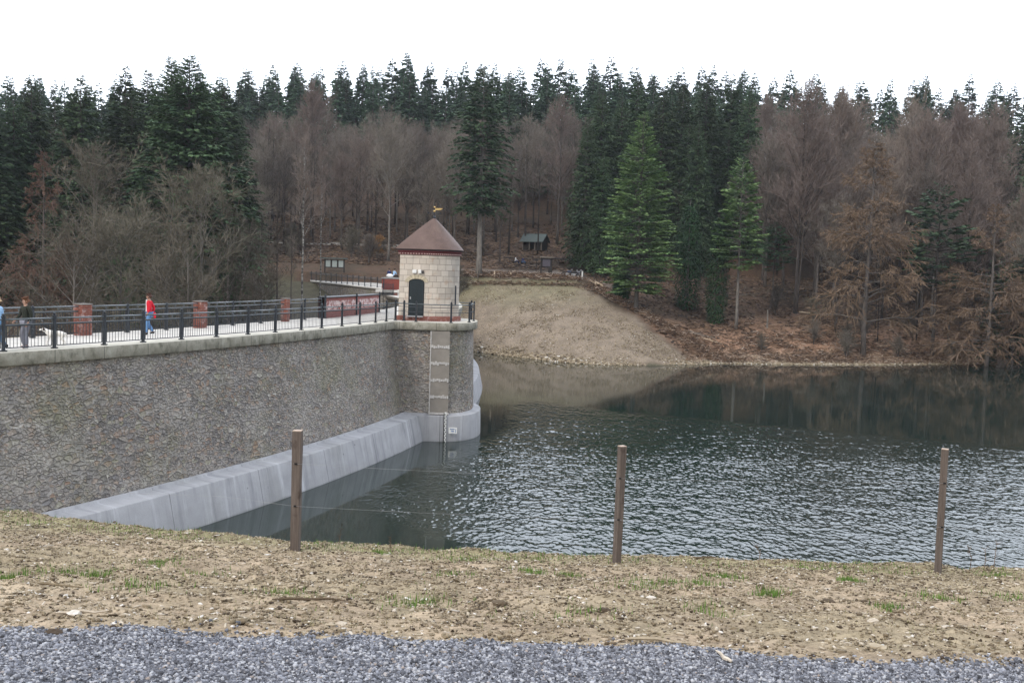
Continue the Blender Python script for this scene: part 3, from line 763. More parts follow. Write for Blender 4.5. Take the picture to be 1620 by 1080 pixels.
for k in range(9):
    t0=PI*k/9;t1=PI*(k+1)/9
    def ap(t,r): return ((dx0+dx1)/2+((dx1-dx0)/2+r)*math.cos(t),.30+dh-.12+(.18+r)*math.sin(t))
    q=[ap(t0+.02,.02),ap(t1-.02,.02),ap(t1-.02,.26),ap(t0+.02,.26)]
    m.add([(x,-TR-.03,z) for x,z in q]+[(x,-TR+.02,z) for x,z in q],[(3,2,1,0),(4,5,6,7),(0,1,5,4),(1,2,6,5),(2,3,7,6),(3,0,4,7)])
m.build('door_arch',plain('arch_stone',(.47,.41,.30),.9,var=.25,scale=5),tw,bevel=.008)
m=MB(); m.box(((dx0+dx1)/2,-TR-.16,.265),(.95,.34,.06)); m.build('threshold',M['steelplate'],tw)
for x_,sz_ in ((-.66,(.24,.14,.20)),(-.34,(.17,.14,.22))):
    m=MB(); m.box((x_,-TR-.07,2.86),sz_); l_=m.build('lamp_box',M['white'],tw,bevel=.02)
m=MB(); m.box((-.16,-TR-.05,2.84),(.07,.08,.18)); m.build('cable_box',M['black'],tw)
m=MB(); m.box((TR*.92,-TR*.22-.3,1.95),(.07,.07,1.0)); 
m=MB(); q=Vector((1.62,-.86,0)); m.tube([q+Vector((0,0,.95)),q+Vector((0,0,2.1))],.045,6); m.build('drain_pipe',M['iron'],tw)

# ---------------------------------------------------------------- far abutment, retaining wall
def pr(px,py,Y): return P(px,py,Y)
YA=116
ab=empty('abutment_wall',P(620,480,YA),label='red brick parapet block on a white slab at the far end of the dam, left of the tower',cat='wall')
L0=Vector(ab.location)
xa=P(604,450,YA).x; xb=P(690,450,YA).x
zt=P(620,441,YA).z; zs=P(620,458.5,YA).z; zs2=P(620,462.5,YA).z; zb=-4.2
o=boxuv('brickwork',((xa+xb)/2,YA+.25,(zt+zs)/2),(xb-xa,.5,zt-zs),0,brick_m('plain_red_brick',(.29,.06,.045),(.24,.05,.04),(.25,.10,.08)),ab); o.location=-L0
m=MB(); m.box(((xa+xb)/2-.0,YA+1.6,zt+.06),(xb-xa+.06,3.4,.12)); o=m.build('capstone',plain('grey_slab',(.30,.30,.30),.8),ab); o.location=-L0
m=MB(); m.box(((xa+xb)/2-.3,YA+.15,(zs+zs2)/2),(xb-xa+.7,.9,zs-zs2)); o=m.build('white_slab',M['whitestone'],ab); o.location=-L0
xg0=P(602,470,YA).x; 
o=boxuv('rubble_wall',((xg0+xb)/2,YA+.6,(zs2+zb)/2),(xb-xg0,1.0,zs2-zb),0,M['stone'],ab,off=30); o.location=-L0
xp=P(626,470,YA).x
o=boxuv('brick_pier',(xp,YA-.05,(zs2+zb)/2-.01),(.42,.3,zs2-zb-.02),0,M['brick'],ab); o.location=-L0
m=MB(); m.box((P(631,470,YA).x,YA-.06,(zs2+ZC)/2-.05),(.3,.06,1.1)); o=m.build('white_panel',M['white'],ab); o.location=-L0
gate=empty('iron_gate',P(613,480,YA-.4),label='black iron gate below the white slab at the far end of the dam',cat='gate')
m=MB(); gx0=P(606,480,YA).x;gx1=P(622,480,YA).x
for z_ in (ZC+.15,ZC+1.2): m.box(((gx0+gx1)/2,YA-.4,z_),(gx1-gx0,.04,.05))
for k in range(9): m.box((gx0+(gx1-gx0)*k/8,YA-.4,ZC+.68),(.035 if k%8 else .09,.035,1.3))
o=m.build('gate_leaf',M['iron'],gate); o.location=-Vector(gate.location)
# retaining wall + ramp + railing running back to the left
W0=P(607,455.5,YA); W1=P(478,441.5,141)
rw=empty('retaining_wall',W0,label='grey stone retaining wall with white coping sloping up to the left behind the dam',cat='wall')
L1=Vector(rw.location)
nseg=24; wp=[W0.lerp(W1,k/nseg) for k in range(nseg+1)]
du=(W1-W0); du.z=0; du.normalize(); nn=Vector((-du.y,du.x,0)); 
if nn.y>0: nn=-nn          # nn points to the valley / camera side
tops=[p for p in wp]
grid=[[p+nn*.0+Vector((0,0,-.22)) for p in wp],[p+nn*.25+Vector((0,0,-7)) for p in wp]]
ul=[(p-W0).length for p in wp]
o=loft('stone_face',grid,ul,[0,-7],M['stone'],rw); o.location=-L1
grid=[[p-nn*.5+Vector((0,0,-.9)) for p in wp],[p-nn*.5 for p in wp],[p+nn*.14 for p in wp],[p+nn*.14+Vector((0,0,-.24)) for p in wp],[p-nn*.02+Vector((0,0,-.25)) for p in wp]]
o=loft('coping',grid,ul,[0,.3,.6,.8,.9],M['whitestone'],rw); o.location=-L1
# access road behind the wall
grid=[[p-nn*.45+Vector((0,0,-.05)) for p in wp],[p-nn*7+Vector((0,0,-.02)) for p in wp]]
o=loft('access_road',grid,ul,[0,5],M['deck']); tag(o,kind='structure')
rr=empty('iron_railing',W0,label='distant black iron railing on the sloping retaining wall left of the tower',cat='railing')
rail_line(rr,[W0.lerp(W1,k/15) +Vector((0,0,.0)) for k in range(16)],step=.3)

# ---------------------------------------------------------------- foreground fence
fz=-2.55
fpos=[]
for px_,py_ in ((467,870),(975,890),(1483,910)):
    q_=G(px_,py_,fz)
    for it in range(8): q_=G(px_,py_,Hs(q_.x,q_.y))
    fpos.append(q_)
fY=sum(p.y for p in fpos)/3; fpos=[Vector((ray(a_,b_)[0]*fY,fY,0)) for a_,b_ in ((467,870),(975,890),(1483,910))]
sp_=(fpos[2].x-fpos[0].x)/2
fpos=[Vector((fpos[0].x-sp_,fY+.3,0))]+fpos+[Vector((fpos[2].x+sp_,fY,0))]
fence=empty('post_and_wire_fence',(fpos[2].x,fY,Hs(fpos[2].x,fY)),label='foreground fence of square brown wooden posts and two thin wires on the bank edge',cat='fence')
FL=Vector(fence.location)
tops=[None,P(467,681,fY),P(979.5,705.5,fY),P(1486,710,fY),None]
tl=[]
for k,p in enumerate(fpos):
    z0=Hs(p.x,p.y)-.25; top=tops[k].z if tops[k] else z0+1.25
    lean=Vector(((0,.004,.012,.002,0)[k],0,0)); w_=.085
    m=MB(); n_=8; hz=top-z0
    vs=[];fs=[]
    rzp=(0,-.06,.5,-.5,0)[k]; ca,sa=math.cos(rzp),math.sin(rzp); w_=(.078,.077,.060,.058,.07)[k]
    for j in range(n_+1):
        z=z0+hz*j/n_; 
        for x,y in((-1,-1),(1,-1),(1,1),(-1,1)):
            xx=x*w_/2+rnd.uniform(-.0015,.0015);yy=y*w_/2+rnd.uniform(-.0015,.0015)
            vs.append((p.x+xx*ca-yy*sa+lean.x*j*hz/n_*.8,p.y+xx*sa+yy*ca,z+(rnd.uniform(-.004,.004) if j==n_ else 0)))
    for j in range(n_):
        for q in range(4): fs.append((j*4+q,j*4+(q+1)%4,(j+1)*4+(q+1)%4,(j+1)*4+q))
    fs.append((n_*4,n_*4+1,n_*4+2,n_*4+3)); m.add(vs,fs)
    o=m.build('post',M['post'],fence,bevel=.004); o.location=-FL
    o2=m=MB(); m.box((p.x+lean.x*hz*.8,p.y,top+.002),(w_*.96,w_*.96,.006),rzp); c_=m.build('cut_top',plain('cut_end_grain',(.42,.33,.26),.9),o)
    tl.append((p,z0,top,w_))
for f_ in (.735,.385):
    m=MB(); pts=[]
    for k,(p,z0,top,w_) in enumerate(tl):
        zz=z0+.25+(top-z0-.25)*f_; pts.append(Vector((p.x,p.y-w_/2-.008,zz)))
        if k<len(tl)-1:
            q=tl[k+1]; zq=q[1]+.25+(q[2]-q[1]-.25)*f_
            for j in (1,2,3): 
                t=j/4; pts.append(Vector((p.x+(q[0].x-p.x)*t,p.y-w_/2-.008,zz+(zq-zz)*t-.012*math.sin(PI*t))))
    m.tube(pts,.0009,4); o=m.build('wire',M['wire'],fence); o.location=-FL
    m=MB()
    for k,(p,z0,top,w_) in enumerate(tl): m.box((p.x,p.y-w_/2-.006,z0+.25+(top-z0-.25)*f_),(.022,.010,.012))
    o=m.build('staple',M['black'],fence); o.location=-FL

# ---------------------------------------------------------------- scattered small stuff
def scatter_lumps(name,pos,size,flat,mat,tone,seed=1,kind='stuff',aniso=None,sink=.3):
    """thousands of angular lumps, one mesh"""
    r=np.random.default_rng(seed); n=len(pos)
    base=np.array([(-1,-1,-1),(1,-1,-1),(1,1,-1),(-1,1,-1),(-1,-1,1),(1,-1,1),(1,1,1),(-1,1,1)],float)*.5
    V=base[None]+r.uniform(-.22,.22,(n,8,3)); V[:,4:,:2]*=r.uniform(.35,.9,(n,1,1))
    s=size[:,None,None]*np.stack([np.ones(n) if aniso is None else aniso,np.ones(n),flat],1)[:,None,:]
    V=V*s
    az=r.uniform(0,2*PI,n); ti=r.normal(0,.35,n)
    ct,st=np.cos(ti)[:,None],np.sin(ti)[:,None]
    y=V[...,1]*ct-V[...,2]*st; z=V[...,1]*st+V[...,2]*ct
    ca,sa=np.cos(az)[:,None],np.sin(az)[:,None]
    x=V[...,0]*ca-y*sa; y=V[...,0]*sa+y*ca
    V=np.stack([x,y,z+(size*flat*(.5-sink))[:,None]],-1)+pos[:,None,:]
    fq=np.array([(0,3,2,1),(4,5,6,7),(0,1,5,4),(1,2,6,5),(2,3,7,6),(3,0,4,7)])
    Fq=(fq[None]+8*np.arange(n)[:,None,None]).reshape(-1,4)
    o=link(name,np_mesh(name,V.reshape(-1,3),Fq,tone=np.repeat(tone,8),mats=[mat])); tag(o,kind=kind); return o
def grd(x,y):
    z=H(x,y); ne=sst(4.2,5,y)*(y<12.4)
    return z+ne*((fbm(x*3,y*3,21)-.5)*.10+(fbm(x*11,y*11,22)-.5)*.045)
def gedge(x): return 4.66+.09*np.sin(x*.9+2.2)+.04*np.sin(x*3.1)-.005*x+ (fbm(x*2.5,x*0+3,77)-.5)*.25
# gravel path
n=235000; y=rng.uniform(3.6,5.2,n); x=rng.uniform(-1,1,n)*(.54*y+1.3)
keep=(y<gedge(x)+rng.exponential(.05,n)-.02); x=x[keep];y=y[keep]; n=len(x)
sz=rng.uniform(.006,.0125,n)*rng.choice([1,1,1,1.5],n)
scatter_lumps('gravel',np.c_[x,y,grd(x,y)],sz,rng.uniform(.5,.95,n),M['gravel'],rng.uniform(0,1,n)**.9,2)
# earth clods, chips and pebbles on the bank
n=250000; u=rng.uniform(0,1,n); y=4.5+(u**.75)*6.6; x=rng.uniform(-1,1,n)*(.56*y+2.6)
keep=(y<brow(x)+.9)*(y>gedge(x)-.12); dens=fbm(x*1.6,y*1.6,61); keep*=(rng.uniform(0,1,n)<np.clip((dens-.2)*2.6,.5,1)); x=x[keep];y=y[keep];n=len(x)
sz=rng.uniform(.005,.0145,n)*rng.choice([1,1,1,1.2,1.6,2.2],n,p=[.35,.25,.2,.15,.04,.01])
tn=np.clip(rng.normal(.38,.24,n)+rng.choice([0,.4],n,p=[.965,.035]),0,1)
scatter_lumps('earth_clods',np.c_[x,y,grd(x,y)],sz,rng.uniform(.25,.8,n),M['chips'],tn,3,aniso=rng.uniform(.8,1.8,n))
# flat wood chips / splinters
n=1700; y=rng.uniform(4.7,10.4,n); x=rng.uniform(-1,1,n)*(.56*y+.6); k=(y<brow(x)+.3)*(y>gedge(x)); x=x[k];y=y[k];n=len(x)
scatter_lumps('wood_chips',np.c_[x,y,grd(x,y)+.006],rng.uniform(.006,.017,n),rng.uniform(.15,.35,n),M['chips'],rng.uniform(.72,1,n),4,aniso=rng.uniform(1.5,4.2,n),sink=.1)
# grass
def blades(name,cx,cy,cz,h,mat,seed,spread=1,width=.006,lean=.5,tone=None):
    r=np.random.default_rng(seed); n=len(cx)
    az=r.uniform(0,2*PI,n); ln=r.uniform(.1,1,n)*lean*h
    tip=np.stack([cx+np.cos(az)*ln,cy+np.sin(az)*ln,cz+h],1)
    b0=np.stack([cx-np.sin(az)*width,cy+np.cos(az)*width,cz-.01],1); b1=np.stack([cx+np.sin(az)*width,cy-np.cos(az)*width,cz-.01],1)
    V=np.stack([b0,b1,tip],1).reshape(-1,3); Fq=np.arange(3*n).reshape(-1,3)
    t=r.uniform(0,1,n) if tone is None else tone
    o=link(name,np_mesh(name,V,Fq,tone=np.repeat(t,3),mats=[mat])); return tag(o,kind='stuff')
tx=[];ty=[];th=[]
tuft=[(18,915),(150,910),(225,932),(253,895),(445,935),(600,873),(716,912),(725,885),(925,972),(1118,968),(1095,925),(1148,915),(1345,920),(1405,965),(1575,908),(1600,945),(900,905),(660,950),(320,905),(1216,940),(505,868),(90,905),(840,905),(1020,925),(1270,900),(1480,950)]
for px,py in tuft:
    q=G(px,py,-2.2)
    for it in range(6):
        z=Hs(q.x,q.y); q=G(px,py,z)
    s_=rnd.choice([.05,.08,.12]); k=int(rnd.uniform(60,230)); 
    tx+=list(q.x+rng.normal(0,s_,k)); ty+=list(q.y+rng.normal(0,s_*1.2,k)); th+=list(rng.uniform(.02,.055,k))
# fringe on the brow
n=5200; x=rng.uniform(-6.5,6.8,n); y=brow(x)+rng.normal(.0,.28,n); k=rng.uniform(0,1,n)<np.clip((fbm(x*1.3,y*.6,71)-.38)*4,.06,1); x=x[k];y=y[k]
tx=np.r_[tx,x];ty=np.r_[ty,y];th=np.r_[th,rng.uniform(.015,.05,len(x))]
n=5000; x=rng.uniform(-6,6.5,n); y=rng.uniform(5.5,10,n); k=rng.uniform(0,1,n)<np.clip((fbm(x*1.1,y*1.1,72)-.52)*5,0,1); x=x[k];y=y[k]
tx=np.r_[tx,x];ty=np.r_[ty,y];th=np.r_[th,rng.uniform(.012,.03,len(x))]
blades('grass',tx,ty,grd(tx,ty),th,M['grass'],5,width=.0045,tone=np.clip(rng.normal(.42,.25,len(tx)),0,1))
n=26000; x=rng.uniform(-6.5,6.8,n); y=rng.uniform(5,10.6,n); k=(y<brow(x)+.5)*(y>gedge(x)+.1)*(rng.uniform(0,1,n)<np.clip((fbm(x*.8,y*.8,73)-.3)*2,.1,1)); x=x[k];y=y[k]
blades('dry_grass',x,y,grd(x,y),rng.uniform(.008,.03,len(x)),M['drygrass'],6,width=.003,lean=1.4)
# thin weeds standing on the brow
for px,h_ in ((1527,.22),(1548,.20),(1562,.26),(545,.20),(1205,.16),(625,.12)):
    q=G(px,896 if px>1000 else 850,-2.6); q.y=float(brow(q.x))+.1; z=Hs(q.x,q.y); m=MB()
    e=empty('dry_weed',(q.x,q.y,z),label={1527:'left thin dry weed stem right of the right fence post',1548:'middle thin dry weed stem right of the right fence post',1562:'tallest dry weed stem, rightmost beyond the right fence post',545:'thin pale weed on the bank edge right of the left fence post',1205:'small dry weed on the bank edge between middle and right posts',625:'tiny pale weed on the bank edge between left and middle posts'}[px],cat='weed')
    pts=[Vector((0,0,-.02)),Vector((.01,0,h_*.5)),Vector((rnd.uniform(-.05,.03),0,h_))]; m.tube(pts,[.004,.003,.001],4)
    for j in range(7):
        b_=pts[1].lerp(pts[2],rnd.uniform(-.4,.95)); m.tube([b_,b_+Vector((rnd.uniform(-.04,.04),rnd.uniform(-.03,.03),rnd.uniform(.01,.04)))],.0022,3)
    m.build('stem',M['litter'],e)
# sticks and bigger stones lying in the foreground
def placed(px,py,z=-2.2):
    q=G(px,py,z)
    for it in range(6): q=G(px,py,Hs(q.x,q.y))
    return q
stk=[(488,957,.42,.1,'dark twig lying on the earth right of the left fence post',.1),(1145,1045,.12,2.0,'pale splinter lying on the gravel edge',.95),(130,972,.26,.1,'pale flat stick lying on the bank at far left',.9),(1115,885,.22,.05,'dark stick on the bank edge right of the middle post',.15),(200,822,.12,.2,'small dark stick near the bank edge at far left',.1),(70,925,.5,-.05,'thin dark twig lying across the left part of the bank',.3),(1250,940,.2,.3,'short brown stick between the middle and right posts',.35),(1040,1022,.3,-.15,'pale curved stick just above the gravel',.8)]
for px,py,L,a_,lb,t in stk:
    q=placed(px,py); z=float(grd(np.array([q.x]),np.array([q.y]))[0])+.012; m=MB(); pts=[]
    for k in range(5): pts.append(Vector((math.cos(a_)*L*(k/4-.5),math.sin(a_)*L*(k/4-.5)+rnd.uniform(-.012,.012),rnd.uniform(0,.015))))
    m.tube(pts,[.006,.009,.009,.007,.003],5,t=t); o=m.build('stick',M['chips'],loc=(q.x,q.y,z)); tag(o,lb,'stick')
st=[(118,972,.07,.98,'flat pale stone lying on the left of the bank'),(955,972,.07,.05,'dark clod beside a bright grass tuft, low on the bank'),(1310,957,.08,.06,'dark reddish stone low on the right of the bank'),(790,957,.08,.12,'dark clod low on the bank near its middle'),(1385,1025,.09,.75,'large sandy stone at the gravel edge on the right'),(1380,990,.06,.9,'pale stone on the lower right of the bank'),(1030,942,.06,.97,'small whitish stone right of the middle post'),(85,1003,.07,.02,'dark brown lump on the gravel edge at left'),(540,985,.06,.9,'pale stone above the gravel, left of the middle')]
for px,py,s_,t,lb in st:
    q=placed(px,py); z=float(grd(np.array([q.x]),np.array([q.y]))[0]); m=MB(); m.ball((0,0,.01),s_*.5,n=7,k=5,sc=(1.2,.9,.45),t=t)
    m.v=[(v[0]+rnd.uniform(-.1,.1)*s_,v[1]+rnd.uniform(-.1,.1)*s_,v[2]+rnd.uniform(-.06,.06)*s_) for v in m.v]
    o=m.build('stone',M['chips'],loc=(q.x,q.y,z)); tag(o,lb,'stone')

# ---------------------------------------------------------------- vegetation
def frames(d):
    """unit dirs (n,3) -> two perpendicular unit vectors"""
    a=np.where(np.abs(d[:,2:3])<.9,np.array([[0,0,1.]]),np.array([[1.,0,0]]))
    x=np.cross(d,a); x/=np.linalg.norm(x,axis=1,keepdims=True)+1e-9
    return x,np.cross(d,x)
def prisms(p0,p1,r0,r1,k=3):
    d=p1-p0; L=np.linalg.norm(d,axis=1,keepdims=True)+1e-9; x,y=frames(d/L)
    V=[]
    for p,r in((p0,r0),(p1,r1)):
        for j in range(k):
            a=2*PI*j/k; V.append(p+(x*math.cos(a)+y*math.sin(a))*np.asarray(r)[:,None])
    V=np.stack(V,1); n=len(p0)
    f=np.array([(j,(j+1)%k,k+(j+1)%k,k+j) for j in range(k)])
    return V.reshape(-1,3),(f[None]+2*k*np.arange(n)[:,None,None]).reshape(-1,4)
def blades3(p0,p1,wd,r):
    """thin triangles as degenerate quads-free tris"""
    d=p1-p0; L=np.linalg.norm(d,axis=1,keepdims=True)+1e-9; x,y=frames(d/L); a=r.uniform(0,2*PI,len(p0))[:,None]
    s=(x*np.cos(a)+y*np.sin(a))*np.asarray(wd)[:,None]
    V=np.stack([p0-s,p0+s,p1+s*.35,p1-s*.35],1); n=len(p0)
    return V.reshape(-1,3),np.arange(4*n).reshape(-1,4)
def trunk_mesh(name,H_,r0,mat,seed,wob=.02,top=.02,seg=10,forks=None,lean=(0,0)):
    r=random.Random(seed); m=MB()
    pts=[];x=y=0
    for k in range(seg+1):
        t=k/seg; x+=r.uniform(-1,1)*wob*H_/seg; y+=r.uniform(-1,1)*wob*H_/seg
        pts.append(Vector((x+lean[0]*t*H_,y+lean[1]*t*H_,H_*t)))
    pts[0].z=-.5
    rr=[(r0*(1-t/seg)**.9+top*(t/seg))*(1.25 if t==0 else 1) for t in range(seg+1)]
    m.tube(pts,rr,7)
    return m,pts,rr
def finish_mesh(m,name,mat):
    o=m.build(name,mat,smooth=True); me=o.data; D.objects.remove(o); return me
def conifer(seed,H_,R_,c0=.1,dz=.55,nb=9,nf=9,droop=.5,rise=.15,fl=.30,fw=.24,shape=.8,r0=.28,foli='spruce',bk='bark',dead=0,flat=.3,clump=0,round_=0,fs=1.0):
    r=np.random.default_rng(seed)
    tm,tp,tr=trunk_mesh('trunk',H_*.97,r0,None,seed,.012)
    tp_=np.array([tuple(q) for q in tp]); zt=np.linspace(0,H_*.97,len(tp_))
    Vs=[];Fs=[];Ts=[];nv=0
    z=H_*c0; bp0=[];bp1=[];br=[]
    while z<H_*.985:
        t=(z/H_-c0)/(1-c0); prof=(1-t)**shape*R_
        if round_: prof=R_*math.sqrt(max(0,1-(2*t-.8)**2*.62))*(1-t)**.35
        lowf=min(1,.55+t*3) 
        nbk=max(4,int(nb*(.6+.5*(1-t))))
        for b in range(nbk):
            az=r.uniform(0,2*PI); L=prof*lowf*r.uniform(.55,1.12)+.08
            zz=z+r.uniform(-.5,.5)*dz
            o=np.array([np.interp(zz,zt,tp_[:,0]),np.interp(zz,zt,tp_[:,1]),zz])
            n=max(4,int(nf*(.35+.65*L/R_)*1.2/fs**2.0)); s=r.uniform(.12,1.0,n)**(.8 if not clump else .5)
            dr=droop*r.uniform(.6,1.35)*(1-.75*t)
            up=rise+ .35*t
            h=L*(up*s-dr*s*s); dirv=np.array([math.cos(az),math.sin(az)]); side=np.array([-dirv[1],dirv[0]])
            sg=r.choice([-1,1],n); spread=L*.22*(1.05-s)*r.uniform(.2,1,n)+.03
            px=o[0]+dirv[0]*L*s+side[0]*sg*spread; py=o[1]+dirv[1]*L*s+side[1]*sg*spread; pz=o[2]+h-spread*.25
            P0=np.stack([px,py,pz],1)
            fd=np.stack([dirv[0]*.8+side[0]*sg*r.uniform(.2,1.0,n),dirv[1]*.8+side[1]*sg*r.uniform(.2,1.0,n),r.uniform(-.75,.15,n)*(1-flat)+r.uniform(-.1,.25,n)*flat],1)
            fd/=np.linalg.norm(fd,axis=1,keepdims=True)
            ln=(fl*R_*.36+.42)*fs*r.uniform(.5,1.35,n)*(1.2-.45*s)*(.22+.78*min(1,(1-t)*3.2))
            x,y=frames(fd); a=r.uniform(-.8,.8,n)[:,None]; sd=x*np.cos(a)+y*np.sin(a)
            wd=(ln*fw*r.uniform(.7,1.2,n))[:,None]
            mid=P0+fd*(ln*.5)[:,None]; tip=P0+fd*ln[:,None]; tip[:,2]-=ln*.12
            V=np.stack([P0,mid+sd*wd,tip,mid-sd*wd],1).reshape(-1,3)
            Vs.append(V); Fs.append(np.arange(4*n).reshape(-1,4)+nv); nv+=4*n
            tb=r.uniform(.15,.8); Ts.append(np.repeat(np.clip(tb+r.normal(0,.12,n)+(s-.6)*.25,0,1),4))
            bp0.append(o); bp1.append(o+np.array([dirv[0]*L*.85,dirv[1]*L*.85,L*(up*.85-dr*.72)])); br.append(.012+.010*L)
        z+=dz*r.uniform(.75,1.25)*(1-.35*t)
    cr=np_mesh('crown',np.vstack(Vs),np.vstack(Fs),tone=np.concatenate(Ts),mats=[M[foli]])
    # limbs go with the trunk
    for a,b,c in zip(bp0,bp1,br):
        if r.random()<.5: tm.tube([a,b],[c*1.5,c*.5],3,caps=False)
    if dead:
        for k in range(dead):
            zz=H_*c0*r.uniform(.35,.98); az=r.uniform(0,2*PI); L=r.uniform(.8,2.6); o=Vector((np.interp(zz,zt,tp_[:,0]),np.interp(zz,zt,tp_[:,1]),zz))
            tm.tube([o,o+Vector((math.cos(az)*L*.6,math.sin(az)*L*.6,L*.12)),o+Vector((math.cos(az)*L,math.sin(az)*L,-L*.15))],[.04,.025,.01],3,caps=False)
    return finish_mesh(tm,'trunk',M[bk]),cr
def baretree(seed,H_,R_,c0=.3,n1=22,k2=7,k3=6,k4=5,ang=(35,60),upb=.35,r0=.22,foli='twig',bk='bark',tw=.016,cone=0,droop=0,wob=.03,stems=1,leaf=0,topf=.9):
    r=np.random.default_rng(seed); Vs=[];Fs=[];Ts=[];nv=0; tm=None
    segs0=[];dirs=[];Ls=[];rs=[]
    for st in range(stems):
        ln=(0,0) if stems==1 else (r.uniform(-.16,.16),r.uniform(-.16,.16))
        m_,tp,tr=trunk_mesh('t',H_*topf*(1 if st==0 else r.uniform(.7,.95)),r0*(1 if st==0 else .7),None,seed*7+st,wob,lean=ln)
        if tm is None: tm=m_
        else: tm.add(m_.v,m_.f)
        tp=np.array([tuple(q) for q in tp]); zt=np.linspace(0,1,len(tp)); tr=np.array(tr)
        n=int(n1/stems*(1.4 if stems>1 else 1)); t=np.sort(r.uniform(c0,1.0,n)**.9); t=np.clip(t,c0*.9,1)
        o=np.stack([np.interp(t,zt,tp[:,i]) for i in range(3)],1)
        az=np.arange(n)*2.4+r.uniform(-.5,.5,n); u=(t-c0)/(1-c0)
        if cone: L=R_*(1-u)**.75*r.uniform(.7,1.1,n)+.3; el=np.radians(r.uniform(-8,22,n)+u*25)
        else: L=R_*(.55+.6*np.sin(PI*np.clip(u*.85+.12,0,1)))*r.uniform(.7,1.15,n)*(1 if stems==1 else .8); el=np.radians(r.uniform(90-ang[1],90-ang[0],n)+u*25)
        el=np.minimum(el,1.5)
        d=np.stack([np.cos(az)*np.cos(el),np.sin(az)*np.cos(el),np.sin(el)],1)
        segs0.append(o);dirs.append(d);Ls.append(L);rs.append(np.maximum(np.interp(t,zt,tr)*.55,.03))
    o=np.vstack(segs0);d=np.vstack(dirs);L=np.concatenate(Ls);rr=np.concatenate(rs)
    for lvl,k in enumerate((k2,k3,k4,0)):
        n=len(o)
        # two-piece bent segment
        bend=r.normal(0,.16,(n,3)); bend[:,2]+= upb*.35 if not droop else -droop*.3
        d2=d+bend; d2/=np.linalg.norm(d2,axis=1,keepdims=True)
        mid=o+d*(L*.5)[:,None]; end=mid+d2*(L*.5)[:,None]
        if lvl<2:
            for a,b,ra,rb in((o,mid,rr,rr*.7),(mid,end,rr*.7,rr*.3)):
                V,f=prisms(a,b,ra,rb); 
                if lvl==0:
                    base=len(tm.v); tm.v+= [tuple(q) for q in V]; tm.f+=[tuple(int(i)+base for i in q) for q in f]; tm.m+=[0]*len(f); tm.t+=[.5]*len(V)
                else:
                    Vs.append(V);Fs.append(f+nv);nv+=len(V);Ts.append(r.uniform(.0,.55,n).repeat(6))
        else:
            wd=np.full(n,tw*(1.6 if lvl==2 else .9))*r.uniform(.7,1.3,n)
            V,f=blades3(o,end,wd,r); Vs.append(V);Fs.append(f+nv);nv+=len(V);Ts.append(np.clip(r.uniform(.25,1,n),0,1).repeat(4))
        if not k: break
        t=r.uniform(.22,1.0,(n,k)); t[:,0]=1.0
        po=np.where(t[...,None]<.5,o[:,None]+(mid-o)[:,None]*(t*2)[...,None],mid[:,None]+(end-mid)[:,None]*((t-.5)*2)[...,None])
        x,y=frames(d2); a=r.uniform(0,2*PI,(n,k)); sp_=np.tan(np.radians(r.uniform(22,62,(n,k))))*np.where(t>.98,.35,1)
        nd=d2[:,None]+(x[:,None]*np.cos(a)[...,None]+y[:,None]*np.sin(a)[...,None])*sp_[...,None]
        nd[...,2]+=upb*.5 if not droop else -droop*(lvl+1)*.35
        nd/=np.linalg.norm(nd,axis=2,keepdims=True)
        L=((L[:,None])*r.uniform(.34,.62,(n,k))*(1.15-.4*t)).reshape(-1)
        rr=(rr[:,None]*np.full((n,k),.58)).reshape(-1); o=po.reshape(-1,3); d=nd.reshape(-1,3)
    mats=[M[foli]]
    cr=np_mesh('crown',np.vstack(Vs),np.vstack(Fs),tone=np.concatenate(Ts),mats=mats)
    return finish_mesh(tm,'trunk',M[bk]),cr
def tree(name,meshes,x,y,s,rz,label,cat,group=None,z=None,sxy=1.0):
    z=Hs(x,y) if z is None else z
    e=empty(name,(x,y,z-.05),rz,label=label,cat=cat,group=group); e.scale=(s*sxy,s*sxy,s)
    for nm,me in (('trunk',meshes[0]),('crown',meshes[1])): link(nm,me,e)
    return e
def special(name,gen,px,ptop,Y,label,cat,sxy=1.0,rz=0,H0=None,group=None):
    x=P(px,440,Y).x; z=Hs(x,Y); x=P(px,440-(z/Y)*F,Y).x
    top=P(px,ptop,Y).z; h=top-z; return tree(name,gen[0],x,Y,h/gen[1],rz,label,cat,group,sxy=sxy)

SPR=[(conifer(100+k,22,4.3+.35*k,.08,.62,11,10,.45,.1,.34,.28,.95,.22,'ridge',fs=.85),22) for k in range(4)]
SPN=[(conifer(120+k,27,6.6,.06,.46,14,14,.55,.12,.26,.26,.72,.34,'spruce',fs=.68),27) for k in range(3)]
BIGS=(conifer(131,30,8.2,.06,.42,18,20,.55,.22,.20,.24,.66,.45,'spruce',fs=.6),30)
FIR=(conifer(140,29,6.0,.32,.56,12,16,.42,.10,.24,.27,.50,.42,'fir',fs=.7,bk='bark_grey',dead=14),29)
PINE=(conifer(150,26,6.2,.11,.66,15,24,.16,.10,.24,.26,.72,.30,'pine',fs=.62,bk='bark_grey',flat=.8,clump=1,dead=6),26)
PINE2=(conifer(151,20,3.4,.36,.62,10,20,.12,.12,.34,.28,.5,.20,'pine',fs=.7,bk='bark_grey',flat=.8,clump=1,dead=8),20)
PINE3=(conifer(152,15,3.8,.42,.6,9,18,.12,.15,.3,.26,.45,.17,'fir',fs=.7,bk='bark',flat=.8,clump=1,dead=5,round_=1),15)
BEECH=[(baretree(200+k,22,5.6,.32,30,8,6,6,(22,60),.3,.24,'twig' if k<3 else 'twig_mauve',['bark','bark_dark','bark_grey','bark'][k]),22) for k in range(4)]
